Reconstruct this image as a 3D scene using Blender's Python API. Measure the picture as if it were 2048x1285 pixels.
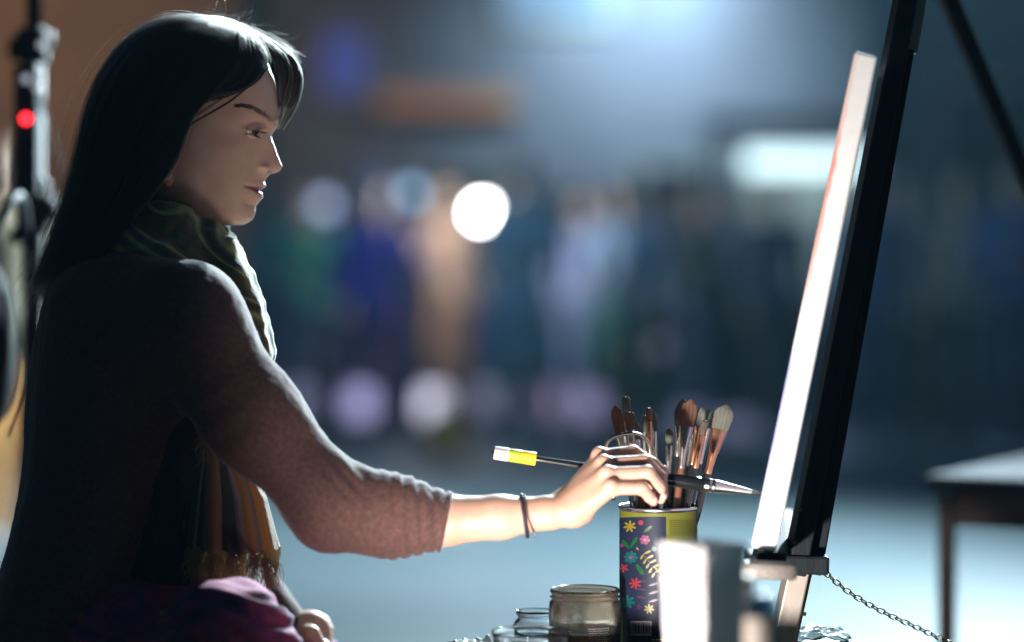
import bpy, bmesh, math, random
import numpy as np
import openvdb
from mathutils import Vector, Matrix

for _o in list(bpy.data.objects):
    bpy.data.objects.remove(_o, do_unlink=True)
SC = bpy.context.scene
COL = SC.collection
rnd = random.Random(7)
RNG = np.random.default_rng(11)

# ------------------------------------------------------------------ camera
# 85 mm lens, wide open, level; P() turns a direction seen from the camera and a distance into a point
FPX, HZ, CH = 85.0 / 36.0 * 2048.0, 560.0, 1.05
cam_d = bpy.data.cameras.new('camera')
cam_d.lens = 85.0
cam_d.sensor_width = 36.0
cam_d.shift_y = -(642.5 - HZ) / 2048.0
cam_d.clip_start = 0.05
cam_d.clip_end = 400.0
cam_d.dof.use_dof = True
cam_d.dof.focus_distance = 2.60
cam_d.dof.aperture_fstop = 1.36
cam_o = bpy.data.objects.new('camera', cam_d)
cam_o.location = (0, 0, CH)
cam_o.rotation_euler = (math.radians(90), 0, 0)
COL.objects.link(cam_o)
SC.camera = cam_o

# ------------------------------------------------------------------ night sky
W = bpy.data.worlds.new('World')
SC.world = W
W.use_nodes = True
_nt = W.node_tree
_bg = _nt.nodes['Background']
_sky = _nt.nodes.new('ShaderNodeTexSky')
_sky.sky_type = 'NISHITA'
_sky.sun_disc = False
_sky.sun_elevation = math.radians(-4.0)
_sky.sun_rotation = math.radians(60)
_tint = _nt.nodes.new('ShaderNodeMix'); _tint.data_type = 'RGBA'; _tint.blend_type = 'MULTIPLY'; _tint.inputs['Factor'].default_value = 1.0
_nt.links.new(_sky.outputs[0], _tint.inputs['A'])
_tint.inputs['B'].default_value = (0.34, 0.88, 1.20, 1)      # city night air: teal
_nt.links.new(_tint.outputs['Result'], _bg.inputs['Color'])
_bg.inputs['Strength'].default_value = 3.0

SC.view_settings.view_transform = 'Standard'
SC.view_settings.look = 'None'
SC.view_settings.exposure = 0.0
SC.view_settings.gamma = 1.0
SC.view_settings.use_curve_mapping = False
SC.cycles.use_denoising = True
SC.cycles.max_bounces = 10
SC.cycles.sample_clamp_indirect = 4.0
SC.cycles.caustics_reflective = False
SC.cycles.caustics_refractive = False


def lamp(name, kind, loc, target, energy, color, size=0.1, spot=None, blend=0.5):
    d = bpy.data.lights.new(name, kind)
    d.energy = energy
    d.color = color
    if kind == 'AREA':
        d.shape = 'DISK'
        d.size = size
    else:
        d.shadow_soft_size = size
    if kind == 'SPOT':
        d.spot_size = math.radians(spot)
        d.spot_blend = blend
    o = bpy.data.objects.new(name, d)
    o.location = loc
    if target is not None:
        o.rotation_euler = (Vector(target) - Vector(loc)).to_track_quat('-Z', 'Y').to_euler()
    COL.objects.link(o)
    return o


# the plaza floodlight behind and to the right of the painter (out of frame): rim light and wet ground
FLOOD = Vector((2.3, 10.0, 3.4))
lamp('plaza_floodlight_beam', 'SPOT', FLOOD, (-3.0, 7.6, 0.0), 8800, (0.68, 0.90, 1.0), 0.10, 138, 1.0)
# added narrow rim light for the painter alone, on an unseen mast
RIML = Vector((1.8, 9.6, 5.4))
lamp('painter_rim_spot', 'SPOT', RIML, (-0.1, 2.6, 1.0), 12500, (0.74, 0.92, 1.0), 0.08, 19.5, 0.5)
# lamp mast over the crowd
CROWDL = Vector((-3.6, 11.0, 5.2))
lamp('plaza_mast_beam', 'SPOT', CROWDL, (0.2, 15.2, 0.4), 700, (0.26, 0.55, 1.0), 0.3, 120, 1.0)
# floodlight above the frame; its pool on the facade stands in for haze glow
lamp('facade_glow_beam', 'SPOT', (1.45, 23.1, 4.6), (1.40, 24.6, 3.3), 950, (0.52, 0.84, 1.0), 0.25, 130, 1.0)
# warm street lamp on the left lighting the brown facade
lamp('warm_street_lamp_beam', 'SPOT', (-5.2, 19.0, 4.6), (-4.6, 24.0, 2.4), 380, (1.0, 0.60, 0.28), 0.2, 100, 0.9)
# the painter's small work lamp, below the table edge in front of the easel
WLAMP = Vector((-0.10, 1.86, 0.55))
lamp('work_lamp_beam', 'SPOT', WLAMP, (0.26, 2.48, 0.91), 92, (1.0, 0.905, 0.83), 0.03, 90.5, 1.0)


def P(px, py, D):
    return Vector(((px - 1024.0) * D / FPX, D, CH - (py - HZ) * D / FPX))


# ------------------------------------------------------------------ materials
def mat(name, col, rough=0.6, metal=0.0, var=0.0, vscale=20.0, bump=0.0, bscale=60.0, emit=None, estr=0.0,
        spec=None, sheen=0.0, sss=0.0, trans=0.0, ior=1.45, coat=0.0, vcol=None, stretch=None, alpha=None, detail=4.0):
    m = bpy.data.materials.new(name)
    m.use_nodes = True
    nt = m.node_tree
    b = nt.nodes['Principled BSDF']
    b.inputs['Base Color'].default_value = (*col, 1)
    b.inputs['Roughness'].default_value = rough
    b.inputs['Metallic'].default_value = metal
    b.inputs['IOR'].default_value = ior
    if spec is not None:
        b.inputs['Specular IOR Level'].default_value = spec
    if sheen:
        b.inputs['Sheen Weight'].default_value = sheen
        b.inputs['Sheen Roughness'].default_value = 0.35
    if sss:
        b.inputs['Subsurface Weight'].default_value = sss
        b.inputs['Subsurface Radius'].default_value = (1.0, 0.35, 0.2)
        b.inputs['Subsurface Scale'].default_value = 0.006
    if trans:
        b.inputs['Transmission Weight'].default_value = trans
    if coat:
        b.inputs['Coat Weight'].default_value = coat
    if alpha is not None:
        b.inputs['Alpha'].default_value = alpha
    if emit is not None:
        b.inputs['Emission Color'].default_value = (*emit, 1)
        b.inputs['Emission Strength'].default_value = estr
    tc = nt.nodes.new('ShaderNodeTexCoord')
    vec = tc.outputs['Object']
    if stretch:
        mp = nt.nodes.new('ShaderNodeMapping')
        mp.inputs['Scale'].default_value = stretch
        nt.links.new(vec, mp.inputs['Vector'])
        vec = mp.outputs['Vector']
    if var or vcol:
        n = nt.nodes.new('ShaderNodeTexNoise')
        n.inputs['Scale'].default_value = vscale
        n.inputs['Detail'].default_value = detail
        nt.links.new(vec, n.inputs['Vector'])
        r = nt.nodes.new('ShaderNodeValToRGB')
        r.color_ramp.elements[0].position = 0.34
        r.color_ramp.elements[1].position = 0.66
        c2 = vcol if vcol else tuple(min(1, c * (1 + var)) for c in col)
        c1 = col if vcol else tuple(c * (1 - var) for c in col)
        r.color_ramp.elements[0].color = (*c1, 1)
        r.color_ramp.elements[1].color = (*c2, 1)
        nt.links.new(n.outputs['Fac'], r.inputs['Fac'])
        nt.links.new(r.outputs['Color'], b.inputs['Base Color'])
    if bump:
        n2 = nt.nodes.new('ShaderNodeTexNoise')
        n2.inputs['Scale'].default_value = bscale
        n2.inputs['Detail'].default_value = 3.0
        nt.links.new(vec, n2.inputs['Vector'])
        bp = nt.nodes.new('ShaderNodeBump')
        bp.inputs['Strength'].default_value = bump
        bp.inputs['Distance'].default_value = 0.002
        nt.links.new(n2.outputs['Fac'], bp.inputs['Height'])
        nt.links.new(bp.outputs['Normal'], b.inputs['Normal'])
    return m


# ------------------------------------------------------------------ mesh helpers
def mesh_np(name, verts, faces, smooth=True):
    """verts (n,3); faces (m,3) or (m,4) array, or list of tuples"""
    me = bpy.data.meshes.new(name)
    if isinstance(faces, np.ndarray):
        k = faces.shape[1]
        verts = np.asarray(verts, dtype=np.float32)
        me.vertices.add(len(verts))
        me.vertices.foreach_set('co', verts.ravel())
        me.loops.add(faces.size)
        me.loops.foreach_set('vertex_index', faces.astype(np.int32).ravel())
        me.polygons.add(len(faces))
        me.polygons.foreach_set('loop_start', np.arange(0, faces.size, k, dtype=np.int32))
        me.polygons.foreach_set('loop_total', np.full(len(faces), k, dtype=np.int32))
        me.update(calc_edges=True)
        me.validate()
    else:
        me.from_pydata([tuple(v) for v in verts], [], faces)
        me.update()
    if smooth:
        me.polygons.foreach_set('use_smooth', np.ones(len(me.polygons), dtype=bool))
    return me


def link(name, me, m=None, parent=None, loc=None):
    o = bpy.data.objects.new(name, me)
    if m is not None:
        for mm in (m if isinstance(m, (list, tuple)) else [m]):
            me.materials.append(mm)
    COL.objects.link(o)
    if loc is not None:
        o.location = loc
    if parent is not None:
        o.parent = parent
    return o


def tag(o, label=None, cat=None, group=None, kind=None):
    if label: o['label'] = label
    if cat: o['category'] = cat
    if group: o['group'] = group
    if kind: o['kind'] = kind
    return o


def thing(name, label, cat, loc=(0, 0, 0), rz=0.0, group=None):
    o = bpy.data.objects.new(name, None)
    o.empty_display_size = 0.1
    o.location = loc
    o.rotation_euler = (0, 0, rz)
    COL.objects.link(o)
    return tag(o, label, cat, group)


def copy_tree(o, parent=None):
    c = o.copy()
    COL.objects.link(c)
    if parent is not None:
        c.parent = parent
    for ch in list(o.children):
        copy_tree(ch, c)
    return c


class MB:
    """collects simple shapes into one bmesh"""
    def __init__(s):
        s.bm = bmesh.new()

    def box(s, c, size, rot=None, bevel=0.0, taper=None):
        M = Matrix.Translation(Vector(c)) @ (rot.to_4x4() if rot is not None else Matrix.Identity(4))
        r = bmesh.ops.create_cube(s.bm, size=1.0)
        vs = r['verts']
        for v in vs:
            v.co = Vector((v.co.x * size[0], v.co.y * size[1], v.co.z * size[2]))
            if taper and v.co.z > 0:
                v.co.x *= taper; v.co.y *= taper
        if bevel:
            es = list({e for v in vs for e in v.link_edges})
            r2 = bmesh.ops.bevel(s.bm, geom=es, offset=bevel, segments=2, affect='EDGES', profile=0.5)
            vs = list({v for f in r2['faces'] for v in f.verts} | {v for v in vs if v.is_valid})
        for v in vs:
            v.co = M @ v.co
        return s

    def beam(s, a, b, w, d, up=(0, 1, 0), bevel=0.0):
        a, b = Vector(a), Vector(b)
        z = (b - a).normalized()
        y = Vector(up)
        y = (y - z * y.dot(z)).normalized()
        x = y.cross(z)
        R = Matrix((x, y, z)).transposed()
        return s.box((a + b) / 2, (w, d, (b - a).length), R, bevel)

    def tube(s, pts, rad, seg=10, caps=True, closed=False):
        pts = [Vector(p) for p in pts]
        n = len(pts)
        rads = rad if isinstance(rad, (list, tuple)) else [rad] * n
        rings = []
        t0 = (pts[1] - pts[0]).normalized()
        ref = Vector((0, 0, 1)) if abs(t0.z) < 0.9 else Vector((1, 0, 0))
        nx = (ref - t0 * ref.dot(t0)).normalized()
        for i in range(n):
            if closed:
                t = (pts[(i + 1) % n] - pts[i - 1]).normalized()
            else:
                t = (pts[min(i + 1, n - 1)] - pts[max(i - 1, 0)]).normalized()
            nx = (nx - t * nx.dot(t)).normalized()
            ny = t.cross(nx)
            rings.append([s.bm.verts.new(pts[i] + (nx * math.cos(2 * math.pi * k / seg) + ny * math.sin(2 * math.pi * k / seg)) * rads[i]) for k in range(seg)])
        m = n if closed else n - 1
        for i in range(m):
            A, B = rings[i], rings[(i + 1) % n]
            for k in range(seg):
                f = s.bm.faces.new((A[k], A[(k + 1) % seg], B[(k + 1) % seg], B[k])); f.smooth = True
        if caps and not closed:
            s.bm.faces.new(list(reversed(rings[0])))
            s.bm.faces.new(rings[-1])
        return s

    def lathe(s, prof, origin=(0, 0, 0), seg=40, axis=None, smooth=True):
        """prof list of (r,z)"""
        o = Vector(origin)
        R = Matrix.Identity(3) if axis is None else Vector((0, 0, 1)).rotation_difference(Vector(axis)).to_matrix()
        rings = []
        for r, z in prof:
            if r < 1e-6:
                rings.append([s.bm.verts.new(o + R @ Vector((0, 0, z)))])
            else:
                rings.append([s.bm.verts.new(o + R @ Vector((r * math.cos(2 * math.pi * k / seg), r * math.sin(2 * math.pi * k / seg), z))) for k in range(seg)])
        for A, B in zip(rings[:-1], rings[1:]):
            for k in range(seg):
                k2 = (k + 1) % seg
                if len(A) == 1 and len(B) == 1: continue
                if len(A) == 1: f = s.bm.faces.new((A[0], B[k2], B[k]))
                elif len(B) == 1: f = s.bm.faces.new((A[k], A[k2], B[0]))
                else: f = s.bm.faces.new((A[k], A[k2], B[k2], B[k]))
                f.smooth = smooth
        return s

    def poly(s, pts):
        s.bm.faces.new([s.bm.verts.new(Vector(p)) for p in pts])
        return s

    def mesh(s, name):
        bmesh.ops.recalc_face_normals(s.bm, faces=s.bm.faces)
        me = bpy.data.meshes.new(name)
        s.bm.to_mesh(me)
        s.bm.free()
        return me

    def build(s, name, m=None, parent=None, loc=None):
        return link(name, s.mesh(name), m, parent, loc)


# ------------------------------------------------------------------ implicit modelling (numpy + openvdb)
def seg_sdf(X, a, b, ra, rb):
    ax, ay, az = a
    d = np.subtract(b, a)
    L = float(np.dot(d, d)) + 1e-12
    px, py, pz = X[0] - ax, X[1] - ay, X[2] - az
    t = np.clip((px * d[0] + py * d[1] + pz * d[2]) / L, 0, 1)
    qx, qy, qz = px - t * d[0], py - t * d[1], pz - t * d[2]
    return np.sqrt(qx * qx + qy * qy + qz * qz) - (ra + (rb - ra) * t)


def ell_sdf(X, c, r, R=None):
    p = [X[0] - c[0], X[1] - c[1], X[2] - c[2]]
    if R is not None:
        M = np.array(R.transposed())
        p = [M[i][0] * p[0] + M[i][1] * p[1] + M[i][2] * p[2] for i in range(3)]
    k0 = np.sqrt((p[0] / r[0]) ** 2 + (p[1] / r[1]) ** 2 + (p[2] / r[2]) ** 2)
    k1 = np.sqrt((p[0] / r[0] ** 2) ** 2 + (p[1] / r[1] ** 2) ** 2 + (p[2] / r[2] ** 2) ** 2) + 1e-9
    return k0 * (k0 - 1) / k1


def sdf_grid(prims, vox, k):
    """prims: ('s',a,b,ra,rb[,k]) round cones, ('e',c,r,R[,k]) ellipsoids, ('-e'..)/('-s'..) subtract"""
    bbs = []
    for p in prims:
        t = p[0].lstrip('-')
        if t == 's':
            a, b = np.array(p[1]), np.array(p[2])
            m = max(p[3], p[4])
            bbs.append((np.minimum(a, b) - m, np.maximum(a, b) + m))
        else:
            m = max(p[2])
            bbs.append((np.array(p[1]) - m, np.array(p[1]) + m))
    pos = [bb for bb, p in zip(bbs, prims) if p[0][0] != '-']
    pad = 4 * vox + k
    lo = np.min([b[0] for b in pos], axis=0) - pad
    hi = np.max([b[1] for b in pos], axis=0) + pad
    n = np.ceil((hi - lo) / vox).astype(int) + 1
    G = np.full(n, 0.05, dtype=np.float32)
    ax = [(lo[i] + np.arange(n[i]) * vox).astype(np.float32) for i in range(3)]
    for p, bb in zip(prims, bbs):
        i0 = np.clip(np.floor((bb[0] - pad - lo) / vox).astype(int), 0, n)
        i1 = np.clip(np.ceil((bb[1] + pad - lo) / vox).astype(int) + 1, 0, n)
        if np.any(i1 <= i0): continue
        sl = tuple(slice(a, b) for a, b in zip(i0, i1))
        X = np.meshgrid(ax[0][sl[0]], ax[1][sl[1]], ax[2][sl[2]], indexing='ij', sparse=True)
        t = p[0].lstrip('-')
        if t == 's':
            d = seg_sdf(X, p[1], p[2], p[3], p[4]); kk = p[5] if len(p) > 5 else k
        else:
            d = ell_sdf(X, p[1], p[2], p[3] if len(p) > 3 else None); kk = p[4] if len(p) > 4 else k
        g = G[sl]
        if p[0][0] == '-':
            d = -d
            h = np.maximum(kk - np.abs(g - d), 0) / max(kk, 1e-6)
            G[sl] = np.maximum(g, d) + h * h * kk * 0.25
        else:
            h = np.maximum(kk - np.abs(g - d), 0) / max(kk, 1e-6)
            G[sl] = np.minimum(g, d) - h * h * kk * 0.25
    return G, lo


def polygonise(G, lo, vox):
    g = openvdb.FloatGrid(0.05)
    g.copyFromArray(np.ascontiguousarray(G, dtype=np.float32))
    g.transform = openvdb.createLinearTransform(voxelSize=vox)
    pts, quads = g.convertToQuads(0.0)
    return pts.astype(np.float64) + lo, quads[:, ::-1].astype(np.int64)


def sdf_mesh(prims, vox, k, smooth=2):
    G, lo = sdf_grid(prims, vox, k)
    v, q = polygonise(G, lo, vox)
    if smooth: v = laplace(v, q, smooth)
    return v, q


def laplace(v, q, it, lam=0.5, mask=None):
    e = np.concatenate([q[:, [i, (i + 1) % q.shape[1]]] for i in range(q.shape[1])])
    a = np.concatenate([e[:, 0], e[:, 1]]); b = np.concatenate([e[:, 1], e[:, 0]])
    n = len(v)
    deg = np.maximum(np.bincount(a, minlength=n), 1)
    for _ in range(it):
        m = np.stack([np.bincount(a, weights=v[b, i], minlength=n) / deg for i in range(3)], 1)
        d = (m - v) * lam
        if mask is not None: d *= mask[:, None]
        v = v + d
    return v


def vnormals(v, q):
    f = np.cross(v[q[:, 2]] - v[q[:, 0]], v[q[:, -1]] - v[q[:, 1]])
    n = np.zeros_like(v)
    for i in range(q.shape[1]):
        for c in range(3):
            n[:, c] += np.bincount(q[:, i], weights=f[:, c], minlength=len(v))
    return n / (np.linalg.norm(n, axis=1, keepdims=True) + 1e-12)


def snoise(p, freq, seed, oct=3, aniso=(1, 1, 1)):
    """cheap smooth noise: sums of sines in random directions, about -1..1"""
    r = np.random.default_rng(seed)
    out = np.zeros(len(p)); amp = 1.0; tot = 0
    q = p * np.array(aniso)
    for o in range(oct):
        acc = np.zeros(len(p))
        for _ in range(7):
            d = r.normal(size=3); d /= np.linalg.norm(d)
            acc += np.sin(q @ d * freq * 2 * math.pi * r.uniform(0.6, 1.4) + r.uniform(0, 6.28))
        out += amp * acc / 3.0; tot += amp
        amp *= 0.5; freq *= 2.0
    return out / tot


def spline(pts, n):
    """Catmull-Rom through rows of pts, resampled to n rows evenly by length"""
    pts = np.asarray(pts, dtype=float)
    if len(pts) == 2:
        return pts[0] + (pts[1] - pts[0]) * np.linspace(0, 1, n)[:, None]
    p = np.vstack([2 * pts[0] - pts[1], pts, 2 * pts[-1] - pts[-2]])
    out = []
    for i in range(1, len(p) - 2):
        t = np.linspace(0, 1, 24, endpoint=False)[:, None]
        a, b, c, d = p[i - 1], p[i], p[i + 1], p[i + 2]
        out.append(0.5 * ((2 * b) + (-a + c) * t + (2 * a - 5 * b + 4 * c - d) * t ** 2 + (-a + 3 * b - 3 * c + d) * t ** 3))
    out.append(pts[-1:])
    o = np.vstack(out)
    L = np.concatenate([[0], np.cumsum(np.linalg.norm(np.diff(o, axis=0), axis=1))])
    s = np.linspace(0, L[-1], n)
    return np.stack([np.interp(s, L, o[:, i]) for i in range(o.shape[1])], 1)


def grid_faces(nr, nc, wrap=False):
    i, j = np.meshgrid(np.arange(nr - 1), np.arange(nc if wrap else nc - 1), indexing='ij')
    j2 = (j + 1) % nc
    return np.stack([i * nc + j, i * nc + j2, (i + 1) * nc + j2, (i + 1) * nc + j], -1).reshape(-1, 4)


def hair_obj(name, strands, radius, m, parent=None):
    """strands: list of (k,3) arrays -> one hair curves object"""
    cu = bpy.data.hair_curves.new(name)
    sizes = [len(s) for s in strands]
    cu.add_curves(sizes)
    pts = np.vstack(strands).astype(np.float32)
    cu.points.foreach_set('position', pts.ravel())
    rad = np.concatenate([np.linspace(1.0, 0.35, k) for k in sizes]).astype(np.float32) * radius
    at = cu.attributes.get('radius') or cu.attributes.new('radius', 'FLOAT', 'POINT')
    at.data.foreach_set('value', rad)
    return link(name, cu, m, parent)


def apply_bool(base, others, op='UNION'):
    for t in others:
        md = base.modifiers.new('u', 'BOOLEAN')
        md.operation = op
        md.object = t
        md.solver = 'MANIFOLD'
    dg = bpy.context.evaluated_depsgraph_get()
    dg.update()
    me = bpy.data.meshes.new_from_object(base.evaluated_get(dg))
    base.modifiers.clear()
    old = base.data
    base.data = me
    for t in others:
        bpy.data.objects.remove(t, do_unlink=True)
    bpy.data.meshes.remove(old)
    return base
# ================================================================== the setting
def ground_material():
    m = mat('plaza_stone', (0.017, 0.031, 0.038), rough=0.55, vcol=(0.036, 0.050, 0.056), vscale=0.75, bump=0.25, bscale=9.0, stretch=(0.35, 1.0, 1), detail=3)
    return m


gm = MB()
gm.bm.faces.new([gm.bm.verts.new(v) for v in ((-60, -12, 0), (60, -12, 0), (60, 90, 0), (-60, 90, 0))])
tag(gm.build('ground', ground_material()), kind='structure')

M_brownwall = mat('brown_plaster', (0.30, 0.20, 0.13), 0.85, var=0.18, vscale=1.2, bump=0.4, bscale=14)
M_greywall = mat('grey_plaster', (0.150, 0.138, 0.165), 0.85, var=0.15, vscale=0.9, bump=0.4, bscale=14)
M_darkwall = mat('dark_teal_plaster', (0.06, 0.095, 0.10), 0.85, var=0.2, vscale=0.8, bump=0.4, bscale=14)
M_trim = mat('stone_trim', (0.26, 0.24, 0.22), 0.8, var=0.1, vscale=5)
M_glassdark = mat('night_window_glass', (0.02, 0.025, 0.035), 0.08)
M_wood = mat('dark_wood_door', (0.09, 0.055, 0.035), 0.6, var=0.3, vscale=8, stretch=(6, 6, 0.6))
M_purplewin = mat('lit_violet_pane', (0.02, 0.02, 0.1), 0.3, emit=(0.08, 0.10, 0.55), estr=0.42)
M_blueglow = mat('blue_glow_pane', (0.05, 0.08, 0.1), 0.3, emit=(0.24, 0.40, 0.75), estr=0.62)  # blue glow on the facade, put in as an emitting pane
M_orangeglow = mat('orange_awning_glow', (0.3, 0.12, 0.05), 0.5, emit=(0.50, 0.21, 0.10), estr=0.26)
M_blackmetal = mat('black_powder_metal', (0.014, 0.016, 0.020), 0.62, spec=0.25, bump=0.15, bscale=300)
M_lightgrey = mat('grey_metal', (0.42, 0.42, 0.43), 0.35, metal=0.9)


def building(label, x0, x1, y, h, mwall, openings, depth=5.0):
    t = thing('building', label, 'building', ((x0 + x1) / 2, y, 0))
    w = x1 - x0
    MB().box((0, depth / 2, h / 2), (w, depth, h)).build('wall', mwall, t)
    MB().box((0, depth / 2 - 0.1, h + 0.15), (w + 0.3, depth + 0.5, 0.3), bevel=0.03).build('roof', M_trim, t)
    MB().box((0, -0.03, 0.3), (w, 0.06, 0.6), bevel=0.01).build('plinth', M_trim, t)
    for (kind, cx, cz, ww, hh, mm) in openings:
        cx -= (x0 + x1) / 2
        f = MB()
        for sx in (-1, 1):
            f.box((cx + sx * (ww / 2 + 0.05), -0.04, cz), (0.1, 0.08, hh + 0.2), bevel=0.008)
        for sz in (-1, 1):
            f.box((cx, -0.043, cz + sz * (hh / 2 + 0.05)), (ww + 0.0, 0.086, 0.1), bevel=0.008)
        fo = f.build('door_frame' if kind == 'door' else 'window', M_trim, t)
        MB().box((cx, -0.012, cz), (ww, 0.02, hh)).build('door_leaf' if kind == 'door' else 'pane', mm, fo)
        if kind == 'window':
            MB().box((cx, -0.035, cz), (0.04, 0.025, hh)).build('glazing_bar', M_trim, fo)
    return t


building('brown plastered building lit by a warm street lamp behind the painter', -16, -2.75, 24.0, 8.5, M_brownwall,
         [('window', -4.9, 5.2, 0.9, 1.3, M_glassdark), ('window', -7.2, 2.2, 0.9, 1.3, M_glassdark), ('window', -9.6, 2.2, 0.9, 1.3, M_glassdark),
          ('door', -3.45, 1.05, 1.0, 2.1, M_wood)])
building('grey plastered building with a violet lit window and an added blue glow pane behind the crowd', -2.75, 3.5, 24.6, 9.0, M_greywall,
         [('window', -1.70, 3.25, 0.40, 0.62, M_purplewin), ('window', 0.45, 4.02, 1.00, 0.60, M_blueglow), ('window', 2.6, 5.6, 0.9, 1.3, M_glassdark),
          ('door', -0.4, 1.05, 1.1, 2.1, M_wood), ('window', 1.9, 1.6, 1.2, 1.2, M_glassdark)])
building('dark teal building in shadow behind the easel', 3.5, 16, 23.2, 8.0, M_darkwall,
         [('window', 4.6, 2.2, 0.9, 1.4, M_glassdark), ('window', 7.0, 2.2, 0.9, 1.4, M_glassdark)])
t = thing('orange_glow_board', 'dim glowing orange board put in for the lit awning strip above the crowd', 'sign', (-0.65, 24.52, 2.86))  # orange-lit awning strip, put in as a glowing board
MB().box((0, 0, 0), (1.5, 0.12, 0.26), bevel=0.02).build('housing', M_trim, t)
MB().box((0, -0.07, 0), (1.4, 0.02, 0.20), bevel=0.005).build('face', M_orangeglow, t)


def flood_fixture(name, label, loc, target, pole, glow):
    loc = tuple(loc)
    px_ = math.copysign(0.95, loc[0])
    t = thing(name, label, 'floodlight', loc)
    R = (Vector(target) - Vector(loc)).to_track_quat('-Z', 'Y').to_matrix()
    b = MB().box(R @ Vector((0, 0, 0.16)), (0.42, 0.32, 0.10), R, 0.02)
    for k in range(7):
        b.box(R @ Vector((-0.18 + k * 0.06, 0, 0.235)), (0.012, 0.28, 0.06), R)
    b.build('housing', M_blackmetal, t)
    MB().tube([R @ Vector((-0.24, 0, 0.15)), R @ Vector((-0.24, 0, 0.36)), R @ Vector((0.24, 0, 0.36)), R @ Vector((0.24, 0, 0.15))], 0.015).build('bracket', M_blackmetal, t)
    if pole:
        MB().tube([R @ Vector((0, 0, 0.36)), Vector((px_, 0.35, 0.3)), Vector((px_, 0.35, -loc[2]))], 0.05, 12).build('pole', M_blackmetal, t)
    else:
        MB().tube([R @ Vector((0, 0, 0.36)), (Vector((0, 1.48, 0.5)) if loc[1] > 20 else Vector((0.35, 0.45, -1.1)))], 0.03, 10).build('arm', M_blackmetal, t)
    return t


flood_fixture('floodlight', 'tall plaza floodlight on a pole beyond the easel', FLOOD, (-3.0, 7.6, 0.0), True, None)
flood_fixture('floodlight', 'added narrow rim light on an unseen mast, turned on the painter', RIML, (-0.1, 2.6, 1.0), True, None)
flood_fixture('floodlight', 'lamp mast with a floodlight over the crowd', CROWDL, (0.2, 15.2, 0.4), True, None)
flood_fixture('floodlight', 'floodlight set at the grey facade to stand in for the haze glow', (1.45, 23.1, 4.6), (1.40, 24.6, 3.3), False, None)
flood_fixture('floodlight', 'warm lamp on a pole in front of the brown building', (-5.2, 19.0, 4.6), (-4.6, 24, 2.4), True, None)


# ------------------------------------------------------------------ the crowd
M_skin_far = mat('skin_distant', (0.42, 0.27, 0.20), 0.55)
M_hair_far = mat('hair_distant', (0.03, 0.022, 0.018), 0.5, bump=0.5, bscale=90)
CLOTH = {}


def cloth(c):
    if c not in CLOTH:
        CLOTH[c] = mat('plain_cloth', c, 0.85, var=0.15, vscale=25, bump=0.3, bscale=160, sheen=0.2)
    return CLOTH[c]


M_shoe = mat('pale_trainers', (0.45, 0.43, 0.48), 0.5)


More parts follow.
